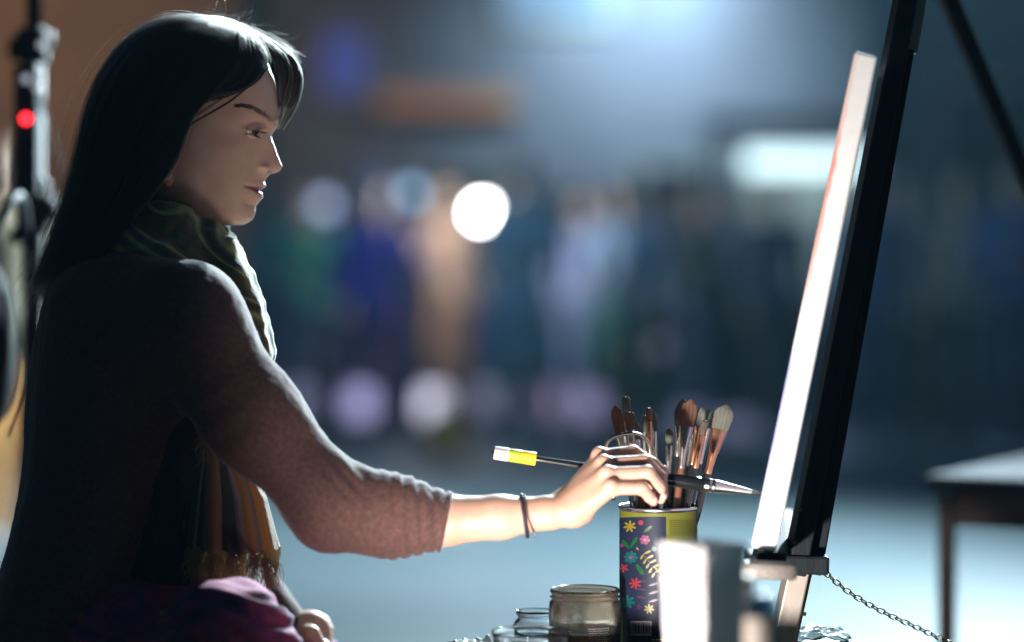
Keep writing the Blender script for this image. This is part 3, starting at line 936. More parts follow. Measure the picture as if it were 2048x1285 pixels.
PXY = down(np.stack([U.ravel(), V.ravel()], 1))
HV = to_world(PXY[:, 0], PXY[:, 1], Yh.ravel())
nv = len(HV)
HF = grid_faces(len(ts), NA, wrap=True)
top = HV[:NA].mean(0); bot = HV[-NA:].mean(0)
HV = np.vstack([HV, top, bot])
j = np.arange(NA); j2 = (j + 1) % NA
tri_t = np.stack([j2, j, np.full(NA, nv)], 1)
last = (len(ts) - 1) * NA
tri_b = np.stack([last + j, last + j2, np.full(NA, nv + 1)], 1)
HEAD_UV = PXY.copy(); HEAD_Y = Yh.ravel().copy()
faces = [tuple(f) for f in HF] + [tuple(f) for f in tri_t] + [tuple(f) for f in tri_b]


def head_side(px, py):
    """how far her right side reaches at a profile position (m), 0 outside the head"""
    m = (HEAD_Y < 0) & (HEAD_UV[:, 1] < 540)
    d = (HEAD_UV[m, 0] - px) ** 2 + (HEAD_UV[m, 1] - py) ** 2
    i = np.argmin(d)
    return -HEAD_Y[m][i] if d[i] < 60 else 0.0


me = mesh_np('body', HV, faces)
bmx = bmesh.new(); bmx.from_mesh(me); bmesh.ops.recalc_face_normals(bmx, faces=bmx.faces); bmx.to_mesh(me); bmx.free()

# skin material: own lip, brow and scalp colours, plus painted shade in nostrils and mouth line
M_skin = bpy.data.materials.new('skin')
M_skin.use_nodes = True
nt = M_skin.node_tree
b = nt.nodes['Principled BSDF']
b.inputs['Roughness'].default_value = 0.44
b.inputs['Subsurface Weight'].default_value = 0.38
b.inputs['Subsurface Radius'].default_value = (1.0, 0.35, 0.2)
b.inputs['Subsurface Scale'].default_value = 0.007
at = nt.nodes.new('ShaderNodeAttribute'); at.attribute_name = 'zones'
sep = nt.nodes.new('ShaderNodeSeparateColor')
nt.links.new(at.outputs['Color'], sep.inputs['Color'])
nz = nt.nodes.new('ShaderNodeTexNoise'); nz.inputs['Scale'].default_value = 38; nz.inputs['Detail'].default_value = 5
rp = nt.nodes.new('ShaderNodeValToRGB')
rp.color_ramp.elements[0].position = 0.3; rp.color_ramp.elements[0].color = (0.50, 0.295, 0.215, 1)
rp.color_ramp.elements[1].position = 0.7; rp.color_ramp.elements[1].color = (0.57, 0.355, 0.27, 1)
tcn = nt.nodes.new('ShaderNodeTexCoord')
nt.links.new(tcn.outputs['Object'], nz.inputs['Vector'])
nt.links.new(nz.outputs['Fac'], rp.inputs['Fac'])
prev = rp.outputs['Color']
for ch, colr in (('Red', (0.27, 0.065, 0.065, 1)), ('Green', (0.06, 0.035, 0.028, 1)), ('Blue', (0.018, 0.014, 0.014, 1))):
    mx = nt.nodes.new('ShaderNodeMix'); mx.data_type = 'RGBA'
    nt.links.new(sep.outputs[ch], mx.inputs['Factor'])
    nt.links.new(prev, mx.inputs['A'])
    mx.inputs['B'].default_value = colr
    prev = mx.outputs['Result']
nt.links.new(prev, b.inputs['Base Color'])
nz2 = nt.nodes.new('ShaderNodeTexNoise'); nz2.inputs['Scale'].default_value = 900; nz2.inputs['Detail'].default_value = 2
nt.links.new(tcn.outputs['Object'], nz2.inputs['Vector'])
bp = nt.nodes.new('ShaderNodeBump'); bp.inputs['Strength'].default_value = 0.12; bp.inputs['Distance'].default_value = 0.0006
nt.links.new(nz2.outputs['Fac'], bp.inputs['Height'])
nt.links.new(bp.outputs['Normal'], b.inputs['Normal'])

seat = P(230, 1330, 2.67)
painter = thing('person', 'young woman with long dark hair, brown cardigan and green scarf, painting at the easel', 'person', (seat.x, HD, 0))
body = link('body', me, M_skin)


def at_(px, py, dy, D=2.50):
    p = P(px, py, D + dy)
    return (p.x, p.y, p.z)


u5 = 2.50 / FPX                # metres per unit at her painting arm
EL = at_(665, 1012, -0.02)
CUF = at_(890, 1041, 0.0)
WR = at_(1098, 1026, 0.0)
SHO = at_(361, 649, 0.02)
arm = [('s', at_(300, 700, 0.16), SHO, 0.06, 0.052), ('s', SHO, at_(508, 842, 0.0), 0.050, 0.040), ('s', at_(508, 842, 0.0), EL, 0.040, 0.034),
       ('s', EL, at_(780, 1030, -0.01), 0.030, 0.028), ('s', at_(780, 1030, -0.01), CUF, 0.028, 50 * u5), ('s', CUF, at_(1000, 1035, 0), 50 * u5, 43 * u5),
       ('s', at_(1000, 1035, 0), WR, 43 * u5, 32 * u5)]
hand = [('s', WR, at_(1136, 1024, 0.002), 32 * u5, 29 * u5), ('e', at_(1158, 1022, 0.004), (33 * u5, 0.017, 29 * u5)),
        ('s', at_(1128, 1014, 0.008), at_(1196, 921, 0.022), 25 * u5, 17 * u5), ('s', at_(1130, 1012, 0.004), at_(1204, 932, 0.010), 25 * u5, 18 * u5),
        ('s', at_(1134, 1018, -0.002), at_(1212, 951, -0.004), 25 * u5, 18 * u5), ('s', at_(1146, 1030, -0.004), at_(1221, 978, -0.013), 24 * u5, 16 * u5)]
KF = 0.005
fing = {
    'index': [(1200, 914, .024), (1266, 905, .030), (1306, 928, .031), (1329, 946, .028)],
    'middle': [(1208, 930, .010), (1290, 924, .013), (1322, 955, .018), (1328, 990, .018)],
    'ring': [(1214, 950, -.005), (1295, 946, -.005), (1319, 975, .001), (1322, 1000, .006)],
    'little': [(1222, 976, -.014), (1284, 977, -.014), (1300, 995, -.010), (1307, 1004, -.006)],
}
frad = {'index': (15.5, 14, 12, 9.5), 'middle': (16, 14.5, 12, 9), 'ring': (16, 14.5, 12, 9), 'little': (15, 13, 11, 9)}
for f, js in fing.items():
    r = frad[f]
    for i in range(3):
        hand.append(('s', at_(*js[i]), at_(*js[i + 1]), r[i] * u5, r[i + 1] * u5, KF if i == 0 else 0.003))
hand += [('s', at_(1128, 1006, .012), at_(1190, 985, .044), 26 * u5, 19 * u5, 0.008), ('s', at_(1190, 985, .044), at_(1255, 972, .053), 18 * u5, 15 * u5, .004),
         ('s', at_(1255, 972, .053), at_(1312, 968, .046), 15 * u5, 10 * u5, .003)]
# knuckles
for px, py, dy, r in ((1198, 908, .020, 15), (1206, 924, .006, 15), (1213, 944, -.010, 14), (1222, 970, -.019, 13)):
    hand.append(('e', at_(px, py, dy), (r * u5, r * u5 * 0.9, r * u5), None, 0.004))
v, q = sdf_mesh(arm + hand, 0.0013, 0.008, 3)
# finger nails and skin folds come from relief
armo = link('arm', mesh_np('arm', v, q))

# left arm and fist on her knee
def al(px, py, dy=0.0):
    return at_(px, py, dy, 2.80)
u8 = 2.8 / FPX
arml = [('s', al(300, 690, -0.02), al(330, 690, 0.05), 0.055, 0.05), ('s', al(330, 690, .05), al(395, 1010, .08), 0.048, 0.038), ('s', al(395, 1010, .08), al(570, 1268, .0), 0.036, 0.026),
        ('s', al(570, 1268), al(606, 1262), 33 * u8, 34 * u8), ('e', al(622, 1263, -.004), (40 * u8, 0.020, 42 * u8)),
        ('s', al(610, 1250, .012), al(640, 1250, .012), 24 * u8, 22 * u8)]
for i, (dz, dy) in enumerate(((0, .03), (16, .012), (33, -.006), (48, -.022))):
    k = i * 9
    arml += [('s', al(622 + i * 2, 1245 + dz * 0.7, dy), al(652 - i * 2 + k * 0.1, 1262 + dz * 0.75, dy), 17 * u8, 15.5 * u8, .004),
             ('s', al(652 - i * 2, 1262 + dz * 0.75, dy), al(644 - i * 3, 1292 + dz * 0.5, dy), 15.5 * u8, 13 * u8, .003)]
arml += [('s', al(600, 1262, -.012), al(622, 1268, -.032), 21 * u8, 17 * u8, .005), ('s', al(622, 1268, -.032), al(640, 1290, -.034), 17 * u8, 13 * u8, .003)]
v, q = sdf_mesh(arml, 0.0018, 0.008, 2)
armlo = link('arm', mesh_np('arm', v, q))
# legs
HIPR, HIPL = at_(250, 1345, -0.09, HD), at_(250, 1345, 0.09, HD)
KNR, KNL = at_(458, 1292, 0.0, 2.42), at_(560, 1340, 0.0, 2.84)
lg = [('s', (HIPR[0], HIPR[1] + 0.06, HIPR[2]), KNR, 0.058, 0.048), ('s', KNR, (KNR[0] - 0.02, KNR[1] + 0.08, 0.09), 0.05, 0.035), ('s', (KNR[0] - 0.02, KNR[1] + 0.08, 0.07), (KNR[0] + 0.13, KNR[1] + 0.05, 0.03), 0.035, 0.025),
      ('s', HIPL, KNL, 0.075, 0.055), ('s', KNL, (KNL[0] - 0.02, KNL[1], 0.09), 0.05, 0.035), ('s', (KNL[0] - 0.02, KNL[1], 0.07), (KNL[0] + 0.14, KNL[1], 0.03), 0.035, 0.025),
      ('e', at_(250, 1270, 0, HD), (0.12, 0.15, 0.10))]
v, q = sdf_mesh(lg, 0.006, 0.03, 2)
lego = link('legs', mesh_np('legs', v, q))


# ear and eyelids as closed shapes that join the head
def cap_shell(name, c, R, lo, hi, yaw0, yaw1):
    """thick spherical patch: elevation lo..hi, azimuth yaw0..yaw1 (0 = forward) in the head's frame"""
    nE, nA2 = 14, 30
    vs = []
    for r in (R, R * 0.80):
        for i in range(nE):
            e = lo + (hi - lo) * i / (nE - 1)
            for k in range(nA2):
                a = yaw0 + (yaw1 - yaw0) * k / (nA2 - 1)
                vs.append((r * math.cos(e) * math.cos(a), -r * math.cos(e) * math.sin(a), r * math.sin(e)))
    vs = np.array(vs)
    n1 = nE * nA2
    f = grid_faces(nE, nA2)
    F2 = [tuple(x) for x in f] + [tuple(x[::-1] + n1) for x in f]
    ring = [k for k in range(nA2)] + [i * nA2 + nA2 - 1 for i in range(1, nE)] + [(nE - 1) * nA2 + k for k in range(nA2 - 2, -1, -1)] + [i * nA2 for i in range(nE - 2, 0, -1)]
    for x, y2 in zip(ring, ring[1:] + ring[:1]):
        F2.append((y2, x, x + n1, y2 + n1))
    Rm = np.array(Matrix.Rotation(PITCH, 3, 'Y'))
    m2 = mesh_np(name, vs @ Rm.T + np.array(c), F2)
    bb = bmesh.new(); bb.from_mesh(m2); bmesh.ops.recalc_face_normals(bb, faces=bb.faces); bb.to_mesh(m2); bb.free()
    return link(name, m2)


EYE_R = 0.0118
lids = []
EYES = []
for s in (-1, 1):
    c = to_world(np.array(502.5), np.array(262.5), np.array(0.0335 * s))
    EYES.append(c)
    a0_, a1_ = (-0.7, 2.3) if s < 0 else (-2.3, 0.7)
    lids.append(cap_shell('lid', c, EYE_R + 0.0016, math.radians(-3), math.radians(86), a0_, a1_))
    lids.append(cap_shell('lid', c, EYE_R + 0.0013, math.radians(-80), math.radians(-24), a0_, a1_))
ear = [('e', to_world(np.array(346.), np.array(322.), np.array(-0.073)), (0.017, 0.007, 0.031), Matrix.Rotation(PITCH + 0.25, 3, 'Y')), ('e', to_world(np.array(352.), np.array(362.), np.array(-0.064)), (0.0065, 0.0045, 0.0095), None, 0.006)]
v, q = sdf_mesh(ear, 0.0012, 0.004, 2)
earo = link('ear', mesh_np('ear', v, q))
apply_bool(body, [armo, armlo, lego, earo] + lids)
body.name = 'body'
body.parent = painter
bm_ = body.data
bm_.polygons.foreach_set('use_smooth', np.ones(len(bm_.polygons), dtype=bool))
bm_.materials.clear(); bm_.materials.append(M_skin)
co = np.zeros(len(bm_.vertices) * 3, dtype=np.float32); bm_.vertices.foreach_get('co', co); co = co.reshape(-1, 3).astype(float)
# colour zones by place on the face
hx = co[:, 0] / HS + 1024; hz_ = HZ - (co[:, 2] - CH) / HS; hy = co[:, 1] - HD
on_head = (np.abs(hy) < 0.1) & (hz_ < 460) & (hx > 180) & (hx < 600)
# lips: in the turned-upright frame
uvh = up(np.stack([hx, hz_], 1))
ml = uv_of(519, 381.5); mc_ = uv_of(496, 375)
yl = np.clip(np.abs(hy) / 0.033, 0, 1)
vline = ml[1] + (mc_[1] - ml[1]) * yl ** 1.6
upper = (8.5 * (1 - yl ** 2.2)) * (1 - 0.18 * np.exp(-(hy / 0.005) ** 2)); lower = 11.5 * (1 - yl ** 2.0)
dvl = uvh[:, 1] - vline
lip = np.clip((dvl + upper) / 2.0, 0, 1) * np.clip((lower - dvl) / 3.0, 0, 1) * (np.abs(hy) < 0.033) * (uvh[:, 0] > mc_[0] - 3) * on_head
line = np.exp(-(dvl / 1.3) ** 2) * (np.abs(hy) < 0.0335) * (uvh[:, 0] > mc_[0] - 4) * on_head
scalp_edge = np.interp(hz_, [0, 60, 130, 165, 190, 205, 222, 262, 320, 360, 470], [560, 530, 536, 520, 500, 470, 402, 388, 374, 345, 240])
scalp = np.clip((scalp_edge - hx) / 4, 0, 1) * on_head * (hz_ < 455)
nost = np.exp(-((hx - 541) / 5.5) ** 2 - ((hz_ - 346.0) / 3.0) ** 2 - ((np.abs(hy) - 0.008) / 0.004) ** 2) * on_head
zc = np.zeros((len(co), 4), dtype=np.float32); zc[:, 3] = 1
bpx = np.array([(547, 243), (540, 237.5), (529, 229.5), (513, 222), (496, 220), (482, 223)], float)
bd = np.full(len(co), 99.0); bt = np.zeros(len(co))
for i_ in range(len(bpx) - 1):
    a_, b_ = bpx[i_], bpx[i_ + 1]
    t_ = np.clip(((hx - a_[0]) * (b_ - a_)[0] + (hz_ - a_[1]) * (b_ - a_)[1]) / ((b_ - a_) @ (b_ - a_)), 0, 1)
    d_ = np.hypot(hx - a_[0] - t_ * (b_ - a_)[0], hz_ - a_[1] - t_ * (b_ - a_)[1])
    m_ = d_ < bd
    bd[m_] = d_[m_]; bt[m_] = (i_ + t_[m_]) / 5.0
brow = np.clip((5.6 - 3.2 * bt - bd) / 3.0, 0, 1) * on_head * (np.abs(hy) < 0.062) * (np.abs(hy) > 0.008)
zc[:, 0] = np.clip(lip, 0, 1); zc[:, 1] = np.clip(line * 0.75 + nost * 0.9 + brow * 0.5, 0, 1); zc[:, 2] = scalp  # green channel also darkens nostrils and mouth crease with painted shade
ca = bm_.color_attributes.new('zones', 'FLOAT_COLOR', 'POINT')
ca.data.foreach_set('color', zc.ravel())


def child(name, me, m, parent=painter):
    """children are modelled in world space; keep them there under the person"""
    o = link(name, me, m, parent)
    o.matrix_parent_inverse = parent.matrix_world.inverted()
    return o


bpy.context.view_layer.update()
body.matrix_parent_inverse = painter.matrix_world.inverted()

# eyes
M_sclera = mat('eye_white', (0.42, 0.40, 0.39), 0.25)
M_iris = mat('dark_brown_iris', (0.045, 0.025, 0.015), 0.12)
M_pupil = mat('pupil', (0.004, 0.004, 0.004), 0.05)
gz = Matrix.Rotation(math.radians(11 + 6), 3, 'Y') @ Matrix.Rotation(math.radians(-30), 3, 'Z')
for c in EYES:
    ax = gz @ Vector((1, 0, 0))
    eb = MB()
    n = 26
    eb.lathe([(EYE_R * math.sin(math.pi * k / n), -EYE_R * math.cos(math.pi * k / n)) for k in range(n + 1)], c, 32, axis=ax)
    eo = child('eyeball', eb.mesh('eyeball'), M_sclera)
    ib = MB()
    a_i = 0.52
    ib.lathe([((EYE_R + 0.0004) * math.sin(a_i * k / 10), (EYE_R + 0.0003) * math.cos(a_i * k / 10)) for k in range(10, 3, -1)], c, 32, axis=ax)
    io = child('iris', ib.mesh('iris'), M_iris, eo)
    pb = MB()
    pb.lathe([((EYE_R + 0.0006) * math.sin(a_i * k / 10), (EYE_R + 0.0005) * math.cos(a_i * k / 10)) for k in range(5, -1, -1)], c, 24, axis=ax)
    child('pupil', pb.mesh('pupil'), M_pupil, eo)

# ------------------------------------------------------------------ hair
M_hair = bpy.data.materials.new('dark_hair')
M_hair.use_nodes = True
nt = M_hair.node_tree
nt.nodes.remove(nt.nodes['Principled BSDF'])
hb = nt.nodes.new('ShaderNodeBsdfHairPrincipled')
hb.parametrization = 'COLOR'
hb.inputs['Color'].default_value = (0.011, 0.010, 0.0085, 1)
hb.inputs['Roughness'].default_value = 0.28
hb.inputs['Radial Roughness'].default_value = 0.4
nt.links.new(hb.outputs[0], nt.nodes['Material Output'].inputs['Surface'])
M_hairbase = mat('dark_hair_mass', (0.016, 0.013, 0.012), 0.45, bump=0.6, bscale=35, stretch=(6, 6, 0.7))

GA = [(420, 34, 0), (330, 44, -3), (258, 86, -4), (211, 155, -5), (185, 230, -6), (170, 300, -6), (150, 375, -6), (122, 450, -6), (97, 515, -6), (70, 572, -6)]
GB = [(425, 34, -5), (345, 48, -35), (280, 105, -50), (232, 175, -60), (205, 250, -62), (188, 320, -62), (166, 400, -62), (140, 470, -58), (113, 535, -52), (86, 582, -46)]
GC = [(435, 35, -8), (380, 50, -45), (335, 108, -68), (298, 185, -82), (270, 260, -86), (248, 335, -88), (220, 410, -88), (186, 485, -85), (148, 550, -78), (112, 594, -70)]
GD = [(450, 37, -8), (430, 58, -48), (410, 113, -72), (372, 195, -86), (335, 265, -90), (308, 335, -92), (273, 405, -96), (228, 480, -98), (178, 550, -92), (132, 602, -80)]
GE = [(470, 43, -6), (482, 74, -42), (477, 130, -66), (440, 190, -79), (396, 248, -84), (366, 315, -86), (330, 385, -92), (272, 460, -102), (212, 535, -102), (156, 606, -92)]
GF = [(492, 52, -2), (527, 92, -26), (541, 130, -36), (533, 160, -46), (507, 186, -60), (474, 199, -70), (430, 206, -77), (403, 224, -80), (388, 262, -83), (377, 318, -84), (348, 358, -87), (298, 420, -98), (233, 510, -104), (164, 605, -96)]


def fit(gd, off=6.0):
    out = []
    for px, py, y in gd:
        h = head_side(px, py) * 1000
        yy = -max(abs(y), h + off) if h > 25 and y < -20 else y
        out.append((px, py, yy))
    return out


near = [np.array(fit(x), float) for x in (GA, GB, GC, GD, GE, GF)]
NL = 48
near = [spline(x, NL) for x in near]
far = [x * np.array([1, 1, -1.0]) for x in near[1:]]
far[-1] = spline(np.array([(492, 52, 2), (534, 88, 14), (557, 124, 20), (561, 160, 28), (558, 195, 40), (542, 225, 58), (500, 243, 74), (440, 252, 82), (400, 275, 85), (385, 320, 86), (350, 358, 88), (300, 420, 98), (235, 510, 104), (165, 605, 96)], float), NL)
cols = list(reversed(far)) + near           # far front edge ... back midline ... near front edge
cols = np.array(cols)                        # (11, NL, 3)
NCW = 99
tt = np.linspace(0, len(cols) - 1, NCW)
flat = cr(cols.reshape(len(cols), -1), tt).reshape(NCW, NL, 3)


def guide_w(g):
    return to_world(g[..., 0], g[..., 1], g[..., 2] / 1000.0)


sheet = guide_w(flat)
# closed mass: outer sheet and an inner one pulled in
inner = flat.copy()
ctr = np.array([330.0, 330.0])
pull = np.clip(np.linspace(0.2, 1, NL), 0, 1)[None, :, None]
inner[..., 2] *= 0.86
inner[..., :2] += (np.array([345.0, 250.0]) - inner[..., :2]) / (np.linalg.norm(np.array([345.0, 250.0]) - inner[..., :2], axis=-1, keepdims=True) + 1e-6) * 10
inner_w = guide_w(inner)
lin = np.linspace(0, 1, NL)
# shrink the mass slightly so the strands lie over it, thin the ends
shr = flat.copy(); shr[..., :2] += (inner[..., :2] - flat[..., :2]) * 0.35; shr[..., 2] *= 0.965
keep = int(NL * 0.93)
o_w = guide_w(shr)[:, :keep]; i_w = inner_w[:, :keep]
# ridges of the combed locks
_r = np.random.default_rng(3)
rid = np.convolve(_r.normal(size=NCW + 8), np.array([.25, .5, .25]), 'same')[4:-4]
for kk in range(keep):
    w_ = min(1.0, kk / 6.0) * 0.0016
    cdir = o_w[:, kk] - np.array(to_world(np.array(345.), np.array(300.), np.array(0.)))
    cdir /= np.linalg.norm(cdir, axis=1, keepdims=True)
    o_w[:, kk] += cdir * (np.roll(rid, int(3 * math.sin(kk * 0.12))) * w_)[:, None]
vo, vi = o_w.reshape(-1, 3), i_w.reshape(-1, 3)
gf = grid_faces(NCW, keep)
fl = [tuple(f) for f in gf] + [tuple(f[::-1] + len(vo)) for f in gf]
ringi = [k for k in range(keep)] + [i * keep + keep - 1 for i in range(1, NCW)] + [(NCW - 1) * keep + k for k in range(keep - 2, -1, -1)] + [i * keep for i in range(NCW - 2, 0, -1)]
for x, y2 in zip(ringi, ringi[1:] + ringi[:1]):
    fl.append((x, y2, y2 + len(vo), x + len(vo)))
hm = mesh_np('hair', np.vstack([vo, vi]), fl)
bb = bmesh.new(); bb.from_mesh(hm); bmesh.ops.recalc_face_normals(bb, faces=bb.faces); bb.to_mesh(hm); bb.free()
hair = child('hair', hm, M_hairbase)


def make_strands(n, spread, lift, seed, lo=0.0, hi=NCW - 1.0, endmin=0.80, wav=1.0, rad=0.00007):
    r = np.random.default_rng(seed)
    out = []
    cl = r.uniform(lo, hi, 150)               # clumps
    clift = r.normal(0, 1.0, 150)
    for i in range(n):
        c = r.uniform(lo, hi)
        kk_ = int(np.argmin(np.abs(cl - c))); k = cl[kk_]
        t1 = r.uniform(endmin, 1.02)
        s = np.linspace(0.0, t1, 22)
        cpos = c + (k - c) * np.clip(s * 1.6 - 0.15, 0, 0.82)
        cpos = np.clip(cpos, 0, NCW - 1.001)
        ii = np.floor(cpos).astype(int); fr = cpos - ii
        sj = np.clip(s, 0, 1) * (NL - 1); jj = np.clip(np.floor(sj).astype(int), 0, NL - 2); fj = sj - jj
        g = (flat[ii, jj] * ((1 - fr) * (1 - fj))[:, None] + flat[np.minimum(ii + 1, NCW - 1), jj] * (fr * (1 - fj))[:, None]
             + flat[ii, jj + 1] * ((1 - fr) * fj)[:, None] + flat[np.minimum(ii + 1, NCW - 1), jj + 1] * (fr * fj)[:, None])
        a = abs(r.normal(0, lift)) - 1.5 + clift[kk_] * 1.3
        ph = r.uniform(0, 6.28, 3)
        w = (0.4 + 1.8 * s) * wav
        d = g[:, :2] - np.array([345.0, 250.0]); d /= np.linalg.norm(d, axis=1, keepdims=True) + 1e-6
        env = np.clip(s * 6, 0, 1)
        g[:, :2] += d * (a * env)[:, None] * (0.6 + spread * s ** 2)[:, None]
        g[:, 0] += np.sin(s * 7 + ph[0]) * w * 1.2 + r.normal(0, spread) * 4 * s ** 3
        g[:, 1] += np.sin(s * 6 + ph[1]) * w * 0.6 + r.normal(0, spread) * 3 * s ** 3
        g[:, 2] += np.sign(g[:, 2] + 1e-6) * (abs(a) * 0.4 * env) + np.sin(s * 5 + ph[2]) * w * 0.6
        out.append(guide_w(g))
    return out


st = make_strands(15000, 0.8, 3.2, 5)
st += make_strands(2600, 1.8, 5.0, 6, endmin=0.5, wav=1.6)
st += make_strands(500, 3.2, 8.0, 9, endmin=0.3, wav=2.0)
st += make_strands(700, 4.5, 4.0, 12, lo=36, hi=66, endmin=0.86, wav=2.2)
st += make_strands(130, 4.0, 14.0, 8, lo=20, hi=80, endmin=0.15)
# the fringe that falls in front of her forehead on the far side
FR = np.array([spline(np.array(x, float), 30) for x in (
    [(476, 46, 0), (530, 84, 3), (551, 118, 4), (556, 148, 5), (557, 180, 8), (557, 212, 10), (557, 248, 12)],
    [(474, 44, 2), (535, 82, 8), (567, 118, 10), (575, 150, 11), (570, 185, 14), (561, 216, 20), (555, 238, 26)],
    [(470, 43, 4), (533, 74, 14), (577, 108, 16), (590, 146, 17), (584, 185, 19), (571, 222, 24), (560, 246, 30)],
    [(466, 41, 6), (525, 66, 20), (582, 104, 24), (603, 146, 26), (598, 186, 28), (583, 220, 32), (562, 250, 38)])])
r = np.random.default_rng(21)
dk = []
FCL = np.sort(r.uniform(0.9, 2.999, 26)); FCL[:3] = (0.1, 0.4, 0.7); FOF = r.normal(0, 1, (26, 3))
for i in range(420):
    kc = int(r.integers(0, 26)); c = min(2.999, max(0, FCL[kc] + r.normal(0, 0.035))); k = int(c); f = c - k
    g = FR[k] * (1 - f) + FR[k + 1] * f
    g = g[:int(r.uniform(14, 30))].copy() if r.uniform() < 0.3 else g.copy()
    s = np.linspace(0, 1, len(g))
    stray = 3.0 if r.uniform() < 0.12 else 0.8
    g[:, 0] += (FOF[kc, 0] * 4.5 + r.normal(0, stray)) * s + np.sin(s * 6 + FOF[kc, 1] * 3) * 2.5 * s
    g[:, 1] += (FOF[kc, 1] * 7.0 + r.normal(0, 2 * stray)) * s
    g[:, 2] += (FOF[kc, 2] * 7 + r.normal(0, 1.5)) * np.clip(s * 3, 0.2, 1)
    (st if kc % 3 == 0 else dk).append(guide_w(g))
fly = []
for i in range(240):                                        # flyaways round the fringe and the crown
    b0 = r.uniform(0, 1)
    root = np.array([380 + 190 * b0, 36 + 70 * b0 ** 2, r.uniform(-25, 25)])
    L = r.uniform(20, 60); an = r.uniform(-0.9, 0.1) if b0 < 0.6 else r.uniform(-0.6, 1.0)
    cu_ = r.normal(0.5, 0.7)
    s = np.linspace(0, 1, 14)
    g = np.stack([root[0] + np.cumsum(np.cos(an + cu_ * s)) * L / 14, root[1] + np.cumsum(np.sin(an + cu_ * s)) * L / 14, root[2] + s * r.normal(0, 14)], 1)
    fly.append(guide_w(g))
# strand across the temple and the far lock that hangs below the chin
for i in range(46):
    g = spline(np.array([(545, 140, -36), (508, 184, -63), (476, 213, -73), (440, 236, -77.5), (405, 257, -80), (386, 276, -82)], float) + np.array([0, 0, -3.0]), 20)
    g[:, :2] += r.normal(0, 1.0, 2); g[:, 2] += r.normal(0, .6)
    st.append(guide_w(g))
for i in range(70):
    g = spline(np.array([(480, 330, 74), (452, 400, 74), (436, 440, 70), (436, 470, 64), (441, 505 + r.uniform(-25, 15), 58)], float), 20)
    s = np.linspace(0, 1, 20)
    g[:, 0] += r.normal(0, 2.5) + r.normal(0, 7) * s ** 2; g[:, 2] += r.normal(0, 8)
    st.append(guide_w(g))
ho = hair_obj('strands', st, 0.00013, M_hair, hair)
M_hairdk = mat('dark_hair_lock', (0.020, 0.017, 0.014), 0.38)
hair_obj('front_lock', dk, 0.00016, M_hairdk, hair)
# solid core of the front lock
fc = cr(FR.reshape(4, -1), np.linspace(0.0, 2.75, 20)).reshape(20, 30, 3)[:, :26].copy()
ss_ = np.linspace(0, 1, 26)
fc[..., 0] -= 3.0 * np.sin(np.linspace(0, math.pi, 20))[:, None] * 0 + 2.0
fc[..., 1] += (3.0 * np.sin(np.arange(20) * 1.9))[:, None] * ss_ ** 2
fc[..., 2] += 4.0 * np.sin(np.arange(20) * 1.1)[:, None] * ss_
fom = child('front_lock_core', mesh_np('front_lock_core', guide_w(fc).reshape(-1, 3), grid_faces(20, 26)), M_hairbase, hair)
_m = fom.modifiers.new('thick', 'SOLIDIFY'); _m.thickness = 0.0012; _m.offset = 0
hair_obj('flyaways', fly, 0.00008, M_hair, hair)

# brows and lashes
bs = []
for sgn in (-1, 1):
    path = spline(np.array([(544, 241, 12), (529, 230, 24), (513, 222, 36), (496, 220, 47), (480, 224, 55)], float), 40)
    for i in range(900):
        c = r.integers(0, 36)
        px, py, y = path[c]
        ww = 6.6 * (1 - 0.72 * (c / 36.0) ** 1.6)
        px += r.normal(0, 1.0); py += r.uniform(-ww, ww)
        y0 = head_side(px, py) * 1000 + 0.3 if head_side(px, py) > 0 else y
        g = np.array([(px, py, y0 * sgn), (px - 4, py - 1.5 + r.normal(0, .5), (y0 + 1.2) * sgn), (px - 8.5, py - 0.5 + r.normal(0, .6), (y0 + 1.6) * sgn)])
        bs.append(guide_w(g))
M_brow = mat('dark_brow_hair', (0.06, 0.042, 0.036), 0.8)
bro = hair_obj('eyebrow', bs, 0.00013, M_brow, painter)
bro.matrix_parent_inverse = painter.matrix_world.inverted()
ls = []
Rm = np.array(Matrix.Rotation(PITCH, 3, 'Y'))
for c, sgn in zip(EYES, (-1, 1)):
    for low in (0, 1):
        for i in range(70 if not low else 40):
            a = r.uniform(-0.3, 1.9) * (1 if sgn < 0 else -1)
            e = math.radians(-2) if not low else math.radians(-24)
            d0 = np.array([math.cos(e) * math.cos(a), -math.cos(e) * math.sin(a), math.sin(e)])
            L = 0.0078 if not low else 0.0032
            R0 = EYE_R + 0.0012
            dz = 0.0022 if not low else -0.0012
            pts = np.array([d0 * R0, d0 * (R0 + L * 0.5) + np.array([0.001, 0, -0.0006 if not low else dz * .5]), d0 * (R0 + L) + np.array([0.002, 0, dz * 0.4])])
            ls.append(pts @ Rm.T + np.array(c))
lo_ = hair_obj('eyelash', ls, 0.00022, M_brow, painter)
lo_.matrix_parent_inverse = painter.matrix_world.inverted()


